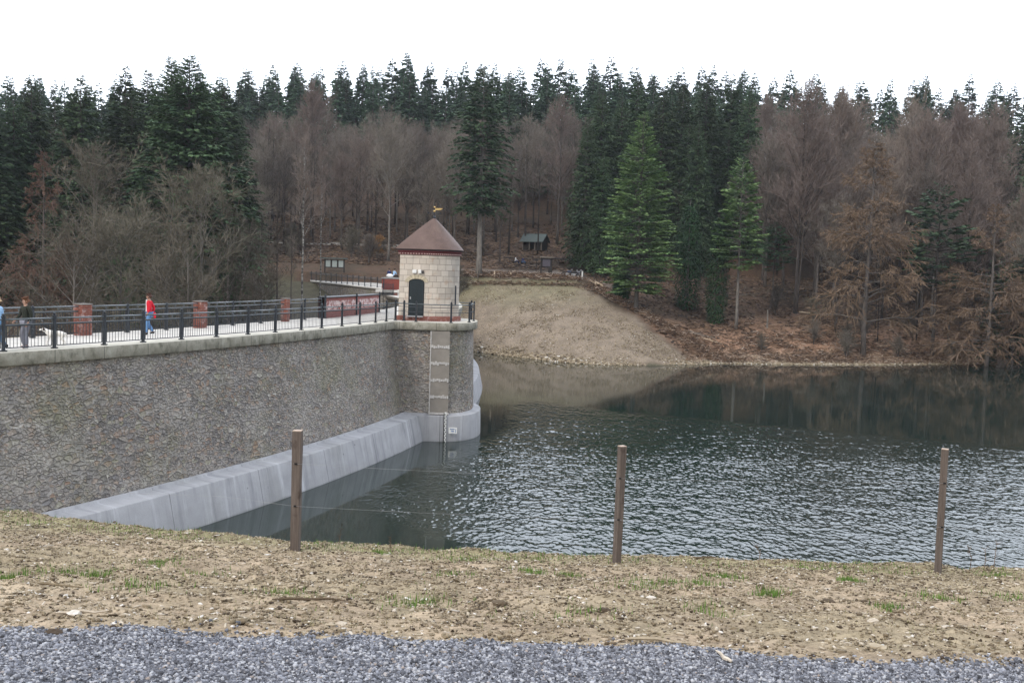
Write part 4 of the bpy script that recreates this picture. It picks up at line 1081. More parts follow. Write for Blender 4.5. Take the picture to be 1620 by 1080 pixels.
TALL=[(baretree(210+k,27,7.2,.24,38,8,7,6,(16,50),.4,.26,'twig_mauve',['bark','bark_dark'][k],tw=.020,stems=1+k),27) for k in range(2)]
OAK=[(baretree(220+k,15,4.2,.18,26,8,6,5,(30,72),.25,.17,'twig_grey','bark_grey',tw=.014,stems=1+k),15) for k in range(2)]
LAR=[(baretree(230+k,22,5.0,.12,60,9,7,5,cone=1,droop=.5,r0=.24,foli='larch',bk='bark',tw=.024,topf=.98),22) for k in range(2)]
BIR=(baretree(240,22,2.6,.34,18,7,6,4,(15,42),.35,.14,'twig_mauve','birch',tw=.012),22)
THIN=(baretree(241,16,1.3,.5,10,5,5,4,(20,50),.3,.09,'twig_grey','bark_dark',tw=.012),16)
SHR=[(baretree(250+k,3.4,1.7,.10,16,7,6,4,(10,60),.2,.04,'twig_grey' if k==0 else 'twig','bark',tw=.010,stems=4),3.4) for k in range(2)]
GOLD=(baretree(255,3.6,1.6,.12,14,7,6,4,(20,60),.2,.05,'beechleaf','bark',tw=.045,stems=3),3.6)
# --- trees that can be told apart
special('spruce',SPN[0],22,148,128,'dark spruce at the left edge of the photo, behind the brown larch','spruce tree')
special('spruce',SPN[1],50,113,132,'tall narrow dark spruce second from the left edge of the photo','spruce tree',sxy=.85,rz=2)
special('spruce',SPN[2],127,112,130,'dark spruce with a pointed top, left of the giant double-topped spruce','spruce tree',rz=1)
special('spruce',SPN[0],196,100,136,'dark spruce directly left of the giant double-topped spruce','spruce tree',rz=4)
special('spruce',SPN[1],-25,130,124,'dark spruce cut by the left edge of the photo','spruce tree',rz=5,sxy=1.1)
special('spruce',SPN[2],232,105,150,'farther spruce top showing between the left spruces and the giant one','spruce tree',rz=3)
special('giant_spruce',BIGS,297,84,112,'giant dark spruce with long drooping branches, right one of a close pair on the left','spruce tree',sxy=1.2)
special('giant_spruce',BIGS,266,86,116,'giant dark spruce, left one of a close pair on the left','spruce tree',rz=2.4,sxy=.8)
special('spruce',SPN[0],352,120,150,'dark green spruce just right of the giant pair, lower and farther away','spruce tree',rz=1.5,sxy=1.1)
special('spruce',SPN[1],370,215,118,'lower dark spruce at the right foot of the giant spruce','spruce tree',rz=.5,sxy=1.1)
special('larch',LAR[0],70,236,98,'bare brown larch with a straight stem above the railing at the left edge','larch tree',sxy=.82)
oakl=['bare grey oak right of the brown larch','low bare oak with pale twigs in front of the giant spruce','second low bare oak in front of the giant spruce, to the right','bare grey oak at the right foot of the giant spruce','spreading low bare tree above the nearest brick pillar','small bare tree above the middle brick pillar','small bare tree between the larch and the nearest brick pillar','low bare tree above the farthest brick pillar']
for k,(px,pt,Y) in enumerate([(152,250,104),(252,288,98),(312,282,100),(362,330,106),(190,350,90),(300,370,86),(118,372,88),(405,395,100)]):
    special('bare_oak',OAK[k%2],px,pt,Y,oakl[k],'bare tree',rz=k*1.3,sxy=1.15)
special('birch',BIR,476,203,112,'tall birch with white upper trunk standing left of the retaining wall','birch tree',rz=1)
special('birch',BIR,505,225,124,'second slimmer birch just right of the tall white-trunked one','birch tree',rz=3,sxy=.8)
special('thin_tree',THIN,459,335,108,'thin dark leaning tree directly left of the tall birch','bare tree')
special('thin_tree',THIN,437,300,112,'thin dark tree left of the leaning one by the birch','bare tree',rz=2,sxy=1.5)
special('thin_tree',THIN,410,318,114,'thin dark tree right of the giant spruce foot','bare tree',rz=4,sxy=1.5)
special('fir',FIR,757,98,139,'big green fir with long bare trunk and dead lower branches right of the tower','fir tree',sxy=.98)
special('tall_bare_tree',TALL[0],492,158,172,'tall bare tree with pinkish crown above the birches','bare tree',rz=2)
special('tall_bare_tree',BEECH[2],614,205,150,'tall bare tree with a pale straight trunk left of the tower roof','bare tree',rz=2,sxy=.9)
special('tall_bare_tree',BEECH[0],705,235,156,'bare tree rising behind the tower roof','bare tree',rz=.2,sxy=.9)
special('tall_bare_tree',BEECH[1],790,255,152,'bare dark-trunked tree between the big fir and the hut','bare tree',rz=1.2,sxy=.8)
special('tall_bare_tree',BEECH[3],880,175,172,'tall pinkish bare tree behind the hut','bare tree',rz=2.2)
special('pine',PINE,1006,172,131,'bright green pine with layered branches at the right edge of the cleared bank','pine tree',rz=.7,sxy=.98)
special('pine',PINE2,1165,246,133,'narrow bright green pine right of the ivy-clad trunks','pine tree',rz=2)
special('pine',PINE3,1475,288,133,'small flat-topped green pine right of the big tan larch','pine tree')
special('pine',PINE3,1222,352,146,'small dull green pine left of the many-stemmed beech','pine tree',rz=2,sxy=1.1)
sprl=['slim dark spruce right of the hut','dark spruce left of the bright green pine','dark spruce behind the left shoulder of the bright green pine','tall dark spruce above the bright green pine','dark spruce rising right of the bright green pine top','dark spruce in the middle of the dark group right of the bright pine','dark spruce above the ivy-clad trunks','tallest dark spruce above the narrow pine','last dark spruce of the group, at its right end','small spruce top low in the middle of the dark group','low dark spruce between hut and bright pine']
for k,(px,pt,Y,s) in enumerate([(922,185,152,.75),(945,140,160,.8),(975,150,162,.8),(1000,112,172,.85),(1040,128,170,.85),(1072,126,175,.85),(1108,114,172,.85),(1146,112,176,.85),(1176,138,170,.8),(1096,186,158,.7),(948,240,150,.8)]):
    special('spruce',SPN[k%3],px,pt,Y,sprl[k],'spruce tree',rz=k*1.7,sxy=s)
special('spruce',SPN[0],1598,192,168,'dark spruce near the right edge, above the low dark shore spruce','spruce tree',rz=2,sxy=1.1)
special('spruce',SPN[2],1632,225,150,'dark spruce cut by the right edge of the photo','spruce tree',rz=1,sxy=1.1)
special('spruce',SPN[1],1610,398,133,'low dark green spruce on the shore near the right edge','spruce tree',rz=3,sxy=2.0)
special('tall_bare_tree',TALL[1],1258,150,142,'tall many-stemmed bare beech with mauve crown, right of the narrow pine','bare tree',sxy=.95)
tl_=['tall mauve bare tree just right of the many-stemmed beech','tall bare tree with pale pinkish top above the tan larch','tall bare mauve tree right of the tan larch','tall bare brown tree above the small flat-topped pine','tall bare tree above the right-hand larch','bare tree between the small flat-topped pine and the right-hand larch']
for k,(px,pt,Y) in enumerate([(1318,178,146),(1420,172,158),(1452,210,150),(1500,200,160),(1556,205,158),(1520,240,146)]):
    special('tall_bare_tree',TALL[k%2] if k%3 else TALL[0],px,pt,Y,tl_[k],'bare tree',rz=k,sxy=.95)
special('larch',LAR[1],1365,212,128,'big tan bare larch standing in the middle of the right shore','larch tree',sxy=1.12)
special('larch',LAR[0],1560,318,128,'brown bare larch with low spreading twigs near the right edge','larch tree',rz=2,sxy=1.35)
special('larch',LAR[1],1600,430,129,'low bare larch at the water edge on the far right','larch tree',rz=4,sxy=1.0)
special('larch',LAR[1],1500,400,134,'small bare larch left of the spreading one near the right edge','larch tree',rz=1,sxy=1.2)
# ivy-clad trunks
def ivy(seed,H_,w_):
    r=np.random.default_rng(seed); tm,tp,tr=trunk_mesh('t',H_*1.05,.2,None,seed,.02)
    n=5200; z=r.uniform(0,1,n)**.9*H_; a=r.uniform(0,2*PI,n); lump=.75+.45*fbm(a*1.2+seed,z*.7,seed); rad_=w_*lump*(np.sin(np.clip(z/H_,0,1)*PI*.80+.52)**.5)*r.uniform(.55,1.05,n)
    p0=np.stack([np.cos(a)*rad_,np.sin(a)*rad_,z],1); d=np.stack([np.cos(a)*.6,np.sin(a)*.6,r.uniform(-1.3,.2,n)],1); d/=np.linalg.norm(d,axis=1,keepdims=True)
    x,y=frames(d); s=r.uniform(.10,.24,n)[:,None]
    V=np.stack([p0,p0+d*s+x*s*.6,p0+d*s*1.9,p0+d*s-x*s*.6],1).reshape(-1,3)
    cr=np_mesh('ivy_coat',V,np.arange(4*n).reshape(-1,4),tone=np.repeat(np.clip(r.uniform(0,.6,n)+lump*.3-.1,0,1),4),mats=[M['ivy']])
    return finish_mesh(tm,'trunk',M['bark']),cr
for k,(px,pt,Y,w_,lb,pb) in enumerate([(1086,325,129,2.1,'dark ivy-clad trunk right of the bright green pine',488),(1131,345,127,1.6,'narrow dark ivy column reaching lowest to the shore, left of the narrow pine',510),(983,415,130.5,1.1,'short ivy-clad trunk at the foot of the bright green pine',474)]):
    a_,b_=ray(px,pb)
    for Y in np.arange(118,150,.25):
        if b_*Y<=Hs(a_*Y,Y): break
    Y=float(Y); z=Hs(a_*Y,Y); h=P(px,pt,Y).z-z; mm=ivy(300+k,h,w_)
    e=empty('ivy_clad_trunk',(a_*Y,Y,z),label=lb,cat='ivy tree'); link('trunk',mm[0],e); link('ivy_coat',mm[1],e)
# --- the woods
def vis(x,y,mg=1.06):
    u=x/y; return (u>-.50*mg) and (u<.50*mg)
def zone_label(px,kind,base):
    pass
occupied=[(o.location.x,o.location.y) for o in COL.objects if o.parent is None and o.get('category') and 'tree' in o.get('category')]
def clear(x,y,d): return all((x-a)**2+(y-b)**2>d*d for a,b in occupied)
def ppx(x,y,z): # picture column, only to word the labels
    return 810+x/y*F
ZN=[(90,'near the left edge'),(215,'left of the giant spruces'),(330,'behind the giant spruces'),(430,'right of the giant spruces'),(530,'above the birches'),(625,'left of the tower roof'),(735,'above the tower roof'),(815,'behind the big green fir'),(910,'above the hut'),(975,'left of the bright green pine'),(1060,'above the bright green pine'),(1125,'above the ivy-clad trunks'),(1195,'above the narrow pine'),(1300,'above the many-stemmed beech'),(1420,'above the big tan larch'),(1520,'above the small flat-topped pine'),(9999,'near the right edge')]
def zone(px): return next(t for m_,t in ZN if px<m_)
nr=0
for row,y in enumerate((210,222,235,249,264,282)):
    x=-.52*y
    while x<.52*y:
        xx=x+rnd.uniform(-1.4,1.4); yy=y+rnd.uniform(-4,4); px=ppx(xx,yy,0)
        g=SPR[rnd.randrange(4)]; s=rnd.uniform(.84,1.06)*(1+row*.012)*(.97 if px<600 else 1.0)
        rw_=('front','front','second','second','skyline','skyline')[row]; big='tall' if s>.97 else 'shorter'; lb='%s dark spruce, %s row of the ridge wood, %s'%(big,rw_,zone(px)); gr='ridge spruces, %s, %s, %s'%(big,rw_,zone(px))
        if not(row<2 and px>1150) and not(row<1 and 380<px<700): tree('spruce',g[0],xx,yy,s,rnd.uniform(0,6.28),lb,'spruce tree',gr,sxy=rnd.uniform(1.0,1.3)); nr+=1
        x+=rnd.uniform(4.2,5.6)*(1+(y-209)/300)
print('ridge',nr)
nb_=0;y=146.0
while y<206:
    x=-.53*y
    while x<.53*y:
        xx=x+rnd.uniform(-2.2,2.2); yy=y+rnd.uniform(-2.5,2.5); px=ppx(xx,yy,0)
        ok=clear(xx,yy,3.0)
        if 770<px<940 and yy<176: ok=False
        if px<640 and yy<158 and px>380: ok=False
        if 470<px<980 and yy<164 and rnd.random()<.45: ok=False
        if px<250 and yy>190: ok=ok and rnd.random()<.5
        if ok:
            s=rnd.uniform(.58,.82)
            if px>1180: g=(TALL+BEECH[:2])[rnd.randrange(4)]; s=rnd.uniform(.60,.80) if g in TALL else rnd.uniform(.7,.95)
            elif px<380: g=(SPN[rnd.randrange(3)] if rnd.random()<.85 else BEECH[rnd.randrange(4)]); s*=.9
            elif 905<px<1185: g=SPN[rnd.randrange(3)]; s=rnd.uniform(.68,.9); ok=not(yy<158)
            else: g=BEECH[rnd.choice([0,1,2,0,1,3])]
        if ok:
            s*=1.0 if yy<200 else .86
            con=g in SPN
            zn=zone(px); dp_='near' if yy<160 else 'middle' if yy<183 else 'far'
            tree('spruce' if con else 'bare_tree',g[0],xx,yy,s,rnd.uniform(0,6.28),('dark spruce in the %s part of the wood, '%dp_ if con else 'bare leafless tree in the %s part of the wood, '%dp_)+zn,'spruce tree' if con else 'bare tree',('wood spruces, ' if con else 'bare trees, ')+dp_+', '+zn,sxy=rnd.uniform(.85,1.1)); nb_+=1
        x+=rnd.uniform(4.4,6.6)
    y+=rnd.uniform(6.0,7.2)
print('wood',nb_)
# trees on the right slope, nearer the shore, and in the valley left
for k in range(16):
    px=rnd.uniform(1200,1640); Y=rnd.uniform(134,146); x=(px-810)/F*Y
    if clear(x,Y,2.6):
        tree('thin_tree',(THIN[0] if k%2 else BEECH[k%4][0]),x,Y,rnd.uniform(.55,.9),rnd.uniform(0,6),'young bare tree low on the leafy right slope, '+zone(px),'bare tree','young bare trees on the right shore '+zone(px),sxy=1.1); occupied.append((x,Y))
for k in range(12):
    px=rnd.uniform(80,420); Y=rnd.uniform(96,140); x=(px-810)/F*Y
    if clear(x,Y,2.4):
        g=OAK[k%2] if rnd.random()<.65 else BEECH[k%3]; tree('bare_tree',g[0],x,Y,rnd.uniform(.42,.62)*(1 if g in OAK else .8),rnd.uniform(0,6),'bare tree in the valley behind the left railing','bare tree','bare trees in the valley'); occupied.append((x,Y))
for k in range(18):
    px=rnd.uniform(-80,385); Y=rnd.uniform(118,150); x=(px-810)/F*Y
    tree('spruce',SPN[k%3][0],x,Y,rnd.uniform(.6,.92),rnd.uniform(0,6),'lower dark spruce behind the left railing, '+zone(px),'spruce tree','lower spruces behind the left railing '+zone(px),sxy=1.3)
# undergrowth
for k in range(46):
    if k<20: px=rnd.uniform(380,760);Y=rnd.uniform(146,160)
    elif k<34: px=rnd.uniform(1180,1620);Y=rnd.uniform(124,142)
    else: px=rnd.uniform(-20,430);Y=rnd.uniform(96,118)
    x=(px-810)/F*Y; z_=('on the brown slope behind the retaining wall' if k<20 else 'on the leafy right shore' if k<34 else 'in the valley behind the left railing')
    tree('bare_shrub',SHR[k%2][0],x,Y,rnd.uniform(.5,1.15),rnd.uniform(0,6),'low bare shrub '+z_,'shrub','shrubs '+z_,sxy=1.3)
special('beech_sapling',GOLD,596,374,152,'young beech holding rust-orange dead leaves left of the tower roof','shrub',sxy=1.2)
special('bare_shrub',SHR[0],727,425,137,'pale tan bush at the foot of the big fir','shrub',sxy=1.2)

# poles: slender trees between the big ones
kp=0
for k in range(400):
    if kp>=78: break
    px=rnd.uniform(400,1620); Y=rnd.uniform(160,205); x=(px-810)/F*Y
    if not clear(x,Y,1.6): continue
    zn=zone(px)
    tree('pole_tree',THIN[0],x,Y,rnd.uniform(.8,1.25),rnd.uniform(0,6),'slender leafless pole-like tree '+zn,'bare tree','slender bare trees '+zn,sxy=1.25); kp+=1; occupied.append((x,Y))

# ---------------------------------------------------------------- people and the dog
SKIN=plain('skin',(.50,.30,.22),.6,.3,var=.08)
def skinned(name,nodes,edges,mat,parent=None,sub=1,root=0):
    """nodes: {key:(x,y,z,r)}"""
    ks=list(nodes); ix={k:i for i,k in enumerate(ks)}
    me=D.meshes.new(name); me.from_pydata([nodes[k][:3] for k in ks],[(ix[a],ix[b]) for a,b in edges],[])
    o=D.objects.new(name,me); COL.objects.link(o)
    sk=o.modifiers.new('skin','SKIN'); sk.use_smooth_shade=True
    for i,k in enumerate(ks):
        r=nodes[k][3]; r=r if hasattr(r,'__len__') else (r,r); me.skin_vertices[0].data[i].radius=r
        me.skin_vertices[0].data[i].use_root=(i==root)
    sb=o.modifiers.new('sub','SUBSURF'); sb.levels=sub; sb.render_levels=sub
    dg=bpy.context.evaluated_depsgraph_get(); dg.update()
    m2=D.meshes.new_from_object(o.evaluated_get(dg)); D.objects.remove(o)
    m2.materials.clear(); m2.materials.append(mat)
    r_=link(name,m2,parent); return r_
def person(loc,rz,h,pose,cols,hair,label,group=None,extra=None,scale=1.0):
    """front is +y; pose gives joints in units of body height"""
    e=empty('person',loc,rz,label=label,cat='person',group=group)
    J=dict(pel=(0,0,.52),chest=(0,.005,.72),neck=(0,.0,.84),head=(0,.015,.925),
      shL=(-.105,0,.80),shR=(.105,0,.80),elL=(-.135,-.03,.64),elR=(.135,.0,.64),haL=(-.13,.05,.50),haR=(.13,.05,.50),
      hiL=(-.05,0,.51),hiR=(.05,0,.51),knL=(-.055,.03,.28),knR=(.055,.03,.28),anL=(-.06,0,.045),anR=(.06,0,.045))
    J.update(pose); J={k:Vector(v)*h for k,v in J.items()}
    s=h/1.7
    nd={};ed=[]
    def ad(k,v,r,*to):
        nd[k]=(v[0],v[1],v[2],r*s if not hasattr(r,'__len__') else tuple(q*s for q in r))
        for t in to: ed.append((t,k))
    ad('pel',J['pel'],(.135,.10)); ad('waist',J['pel'].lerp(J['chest'],.55),(.115,.085),'pel'); ad('chest',J['chest'],(.14,.10),'waist')
    ad('nb',J['chest'].lerp(J['neck'],.75),(.08,.07),'chest'); ad('neck',J['neck'],.052,'nb')
    hd=J['head']; up=(hd-J['neck']).normalized()
    ad('jaw',hd-up*.055*s+Vector((0,.022*s,0)),(.062,.070),'neck'); ad('skull',hd+up*.02*s,(.078,.088),'jaw'); ad('top',hd+up*.085*s,(.052,.06),'skull')
    for S in 'LR':
        ad('sh'+S,J['sh'+S],.058,'nb'); ad('el'+S,J['el'+S],.038,'sh'+S); 
        w=J['el'+S].lerp(J['ha'+S],.92); ad('wr'+S,w,.026,'el'+S)
        d=(J['ha'+S]-J['el'+S]).normalized(); ad('pa'+S,w+d*.055*s,(.036,.020),'wr'+S)
        sx=-1 if S=='L' else 1
        for f in range(4):
            b=w+d*.10*s+Vector((0,(f-1.5)*.020*s,0)); Lf=(.062,.075,.070,.052)[f]*s
            ad('f%s%da'%(S,f),b,.010,'pa'+S); ad('f%s%db'%(S,f),b+d*Lf*.5+Vector((-sx*.006*s,0,0)),.009,'f%s%da'%(S,f)); ad('f%s%dc'%(S,f),b+d*Lf*.9+Vector((-sx*.022*s,0,0)),.007,'f%s%db'%(S,f))
        ad('t%sa'%S,w+d*.035*s+Vector((-sx*.006*s,.035*s,0)),.012,'pa'+S); ad('t%sb'%S,w+d*.075*s+Vector((-sx*.012*s,.05*s,0)),.009,'t%sa'%S)
        ad('hi'+S,J['hi'+S],.088,'pel'); ad('kn'+S,J['kn'+S],.056,'hi'+S); ad('ca'+S,J['kn'+S].lerp(J['an'+S],.35),.056,'kn'+S); ad('an'+S,J['an'+S],.036,'ca'+S)
        ft=pose.get('ft'+S,(0,.085,-.028)); ad('to'+S,J['an'+S]+Vector(ft)*h,(.036,.026),'an'+S)
    body=skinned('body',nd,ed,SKIN,e)
    # face
    m=MB(); fc=hd+Vector((0,.088*s,0)); m.ball(fc+Vector((0,.012*s,-.005*s)),.014*s,sc=(.8,1,1.5)); m.build('nose',SKIN,body,smooth=True)
    m=MB()
    for sx in(-1,1): m.ball(fc+Vector((sx*.030*s,-.012*s,.018*s)),.010*s,n=6,k=4)
    m.build('eye',M['black'],body)
    m=MB(); m.ball(fc+Vector((0,-.006*s,-.045*s)),.016*s,sc=(1.3,.5,.4),n=6,k=4); m.build('mouth',plain('lips',(.35,.12,.1),.6),body)
    m=MB()
    for sx in(-1,1): m.ball(hd+Vector((sx*.080*s,0,0)),.022*s,sc=(.4,.8,1.2),n=6,k=4)
    m.build('ear',SKIN,body)
    # hair
    hn={'a':(hd.x,hd.y-.012*s,hd.z+.055*s,(.088*s,.094*s)),'b':(hd.x,hd.y-.045*s,hd.z+.0*s,(.080*s,.062*s)),'c':(hd.x,hd.y-.055*s,hd.z-.075*s*hair[1],(.066*s,.045*s)),'t':(hd.x,hd.y+.0*s,hd.z+.098*s,(.05*s,.055*s))}
    skinned('hair',hn,[('a','b'),('b','c'),('a','t')],plain('hair_'+hair[2],hair[0],.7,var=.3),e)
    # upper garment
    g={};ge=[]
    def gd(k,src,r,*to):
        v=nd[src] if isinstance(src,str) else src; g[k]=(v[0],v[1],v[2],r*s if not hasattr(r,'__len__') else tuple(q*s for q in r))
        for t in to: ge.append((t,k))
    lowz=cols.get('hem',.0)
    gd('w','waist',(.14,.11)); gd('c','chest',(.165,.125),'w'); gd('n','nb',(.10,.085),'c'); gd('p','pel',(.16,.13),'w')
    if lowz: gd('h',Vector(nd['pel'][:3])-Vector((0,0,lowz*s)),(.165,.135),'p')
    for S in 'LR':
        gd('s'+S,'sh'+S,.075,'n'); gd('e'+S,'el'+S,.056,'s'+S); q=Vector(nd['el'+S][:3]).lerp(Vector(nd['wr'+S][:3]),.92); gd('r'+S,q,.044,'e'+S)
    skinned('jacket',g,ge,cols['top'],e)
    g={};ge=[]
    gd('p','pel',(.145,.112))
    for S in 'LR':
        gd('h'+S,'hi'+S,.105,'p'); gd('k'+S,'kn'+S,.075,'h'+S); q=Vector(nd['kn'+S][:3]).lerp(Vector(nd['an'+S][:3]),.5); gd('c'+S,q,.070*cols.get('flare',1),'k'+S); q=Vector(nd['an'+S][:3])+Vector((0,0,.02*s)); gd('a'+S,q,.058*cols.get('flare',1),'c'+S)
    skinned('trousers',g,ge,cols['legs'],e)
    for S in 'LR':
        g={};ge=[]; gd('a','an'+S,.048); q=Vector(nd['an'+S][:3]); f=Vector(nd['to'+S][:3])
        gd('h',q+(q-f)*.25+Vector((0,0,-.022*s)),(.036,.028),'a'); gd('b',q.lerp(f,.6)+Vector((0,0,-.004*s)),(.044,.034),'a'); gd('c',f,(.040,.026),'b')
        skinned('shoe',g,ge,cols['shoe'],e)
    return e,J,s
def cloth(n,c,**k): return plain(n,c,.85,.1,var=.15,scale=12,**k)
OLIVE=cloth('dark_olive_cloth',(.035,.038,.030)); GREY=cloth('grey_cloth',(.26,.26,.30)); LBLUE=cloth('light_blue_cloth',(.36,.55,.78)); JEAN=cloth('blue_denim',(.13,.26,.48)); RED=cloth('red_cloth',(.62,.025,.045)); WHT=cloth('white_cloth',(.80,.80,.80)); BLK=cloth('black_leather',(.02,.02,.022)); NAVY=cloth('navy_cloth',(.035,.05,.14))
walk=dict(knL=(-.05,.07,.285),anL=(-.055,.13,.05),ftL=(0,.08,-.01),knR=(.05,.02,.28),anR=(.055,-.14,.085),ftR=(0,.06,-.055),elL=(-.135,-.07,.655),haL=(-.125,-.09,.51),elR=(.135,.0,.64),haR=(.12,.11,.53))
zd=ZC+.02
q=G(2,554,zd); person((q.x-.12,q.y,zd),R(80),1.66,walk,dict(top=LBLUE,legs=JEAN,shoe=BLK),((.42,.30,.15),1.0,'blond'),'blond person in a light blue jacket and jeans walking, cut by the left edge')
q=G(41,551,zd); e2,J2,_=person((q.x,q.y,zd),R(150),1.66,dict(knL=(-.07,.05,.28),anL=(-.10,.06,.05),knR=(.07,.04,.28),anR=(.13,-.06,.05),elR=(.15,.02,.65),haR=(.19,.10,.55)),dict(top=OLIVE,legs=GREY,shoe=GREY,hem=.10,flare=1.25),((.16,.07,.035),1.2,'auburn'),'person in dark coat and wide grey trousers beside the white dog')
q=G(236,530,zd); e3,J3,_=person((q.x,q.y,zd),R(95),1.66,dict(knL=(-.04,.035,.28),anL=(-.045,.06,.045),knR=(.05,.05,.30),anR=(.05,-.08,.07),elL=(-.12,-.05,.66),haL=(-.10,.02,.53),elR=(.12,-.08,.66),haR=(.11,-.06,.52)),dict(top=RED,legs=JEAN,shoe=BLK,hem=.10),((.07,.03,.02),.8,'dark'),'person with dark hair in an open red jacket and jeans walking along the dam')
m=MB(); m.box((0,.105,1.18),(.15,.05,.50),0,taper=.85); m.build('white_shirt',WHT,e3,bevel=.02)
m=MB(); m.box((.02,-.20,.80),(.26,.10,.22),.2); m.build('hanging_sleeve',RED,e3,bevel=.03)
# dog: white, walking to the left with its head up
def dog(loc,rz):
    e=empty('dog',loc,rz,label='small white dog with a dark ear walking on a lead',cat='dog')
    n={};ed=[]
    def ad(k,x,y,z,r,*to):
        n[k]=(x,y,z,r)
        for t in to: ed.append((t,k))
    ad('rump',-.28,0,.42,(.085,.09)); ad('belly',-.08,0,.405,(.095,.10),'rump'); ad('chest',.14,0,.39,(.115,.13),'belly'); ad('nk',.26,0,.47,(.07,.08),'chest'); ad('hd',.35,0,.545,(.068,.07),'nk'); ad('mz',.44,0,.520,(.036,.035),'hd'); ad('ns',.50,0,.512,(.026,.024),'mz')
    ad('t1',-.36,0,.43,.028,'rump'); ad('t2',-.41,0,.34,.020,'t1'); ad('t3',-.42,0,.26,.014,'t2')
    for y,sx in((-.07,1),(.07,-1)):
        a='r%d'%sx; ad(a+'h',-.29,y,.34,(.06,.05),'rump'); ad(a+'k',-.22+.03*sx,y,.235,.040,a+'h'); ad(a+'o',-.34+.05*sx,y,.135,.022,a+'k'); ad(a+'p',-.31+.05*sx,y,.03,.020,a+'o'); ad(a+'f',-.26+.05*sx,y,.018,.024,a+'p')
        a='f%d'%sx; ad(a+'s',.15,y,.32,(.05,.045),'chest'); ad(a+'e',.12-.04*sx,y,.21,.030,a+'s'); ad(a+'w',.15-.07*sx,y,.10,.022,a+'e'); ad(a+'p',.15-.07*sx,y,.028,.022,a+'w'); ad(a+'f',.19-.07*sx,y,.018,.025,a+'p')
    b=skinned('body',n,ed,plain('white_fur',(.78,.75,.70),.9,.1,var=.12,scale=20),e)
    m=MB()
    for y in(-.062,.062): m.ball((.335,y,.545),.045,sc=(.7,.3,1.2))
    m.build('ear',plain('dark_fur',(.06,.04,.035),.9),e,smooth=True)
    m=MB(); m.ball((.517,0,.520),.017); m.ball((.40,.045,.56),.010); m.ball((.40,-.045,.56),.010); m.build('nose_and_eyes',M['black'],e)
    m=MB(); m.tube([(.235,0,.545),(.27,.06,.49),(.285,0,.42),(.27,-.06,.49),(.235,0,.545)],.012,5); m.build('collar',M['black'],e)
    return e
q=G(86,546,zd); dg_=dog((q.x,q.y,zd),R(187)); dpt=Vector((q.x-.25,q.y,zd+.50))
hp=e2.matrix_basis@(Vector(J2['haR'])); 
m=MB(); pts=[hp.lerp(dpt,t)+Vector((0,0,-.12*math.sin(PI*t))) for t in (0,.25,.5,.75,1)]
o=m.tube([p-hp for p in pts],.008,4); o=m.build('dog_lead',M['black'],loc=hp); tag(o,'thin dark lead between the grey-trousered person and the white dog','lead')
# far people
def far_z(px,py,Y): return P(px,py,Y)
ft_=Hs(P(620,438,119.5).x,119.5)
for k,(px,Y,lb,tp,lg) in enumerate([(617,118.3,'distant person in dark blue on the far wall, left one of the pair',NAVY,JEAN),(624.5,118.0,'distant person in light blue on the far wall, right one of the pair',LBLUE,BLK)]):
    tz=P(px,420,Y).z; zs_=zt+.12
    person((P(px,430,Y).x,Y-.6,zs_),R(20-60*k),1.62,dict(pel=(0,-.02,.14),chest=(0,.02,.34),neck=(0,.04,.45),head=(0,.06,.535),shL=(-.105,.02,.42),shR=(.105,.02,.42),elL=(-.13,.08,.28),elR=(.13,.08,.28),haL=(-.07,.2,.22),haR=(.07,.2,.22),hiL=(-.05,0,.12),hiR=(.05,0,.12),knL=(-.07,.24,.17),knR=(.07,.24,.17),anL=(-.07,.28,.04),anR=(.07,.30,.04)),dict(top=tp,legs=lg,shoe=BLK),((.05,.035,.03),.6,'far_dark%d'%k),lb)
q=P(616.5,434,116.8); m=MB(); m.ball((0,0,.22),.36,sc=(1.1,.6,.62),n=10,k=7); o=m.build('cloth_bundle',WHT,loc=(q.x,117.0,zt+.11),smooth=True); tag(o,'white bundle lying on the far brick parapet in front of the seated pair','bundle')
Y=151.0; q=P(815.5,411.5,Y); gz=Hs(q.x,Y)
person((q.x,Y,gz),R(-80),1.65,dict(pel=(0,-.02,.24),chest=(0,.01,.44),neck=(0,.02,.55),head=(0,.03,.635),shL=(-.105,.0,.52),shR=(.105,.0,.52),elL=(-.13,.05,.38),elR=(.13,.05,.38),haL=(-.08,.2,.32),haR=(.08,.2,.32),hiL=(-.05,0,.22),hiR=(.05,0,.22),knL=(-.06,.24,.28),knR=(.06,.24,.28),anL=(-.06,.30,.045),anR=(.06,.34,.045)),dict(top=WHT,legs=NAVY,shoe=BLK),((.03,.02,.02),.6,'black'),'person in a white top sitting on the bench near the hut')
person((q.x+1.0,Y+.1,gz),R(-60),1.6,dict(pel=(0,-.02,.24),chest=(0,.03,.42),neck=(0,.06,.52),head=(0,.09,.60),shL=(-.105,.04,.49),shR=(.105,.04,.49),elL=(-.13,.12,.36),elR=(.13,.12,.36),haL=(-.07,.22,.32),haR=(.07,.22,.32),hiL=(-.05,0,.22),hiR=(.05,0,.22),knL=(-.06,.24,.28),knR=(.06,.24,.28),anL=(-.06,.28,.045),anR=(.06,.30,.045)),dict(top=NAVY,legs=JEAN,shoe=BLK),((.10,.06,.04),.6,'brown'),'person in dark blue sitting on the bench right of the white-topped one')
be=empty('park_bench',(q.x+.6,Y+.05,gz),R(12),label='dark wooden bench under the seated pair near the hut',cat='bench')
m=MB()
for k in range(3): m.box((0,-.14+k*.14,.37),(2.2,.11,.04))
m.build('seat',M['darkwood'],be)
for x_ in(-.9,.9):
    m=MB(); m.box((x_,-.12,.17),(.08,.08,.36)); m.box((x_,.14,.17),(.08,.08,.36)); m.build('leg',M['darkwood'],be)

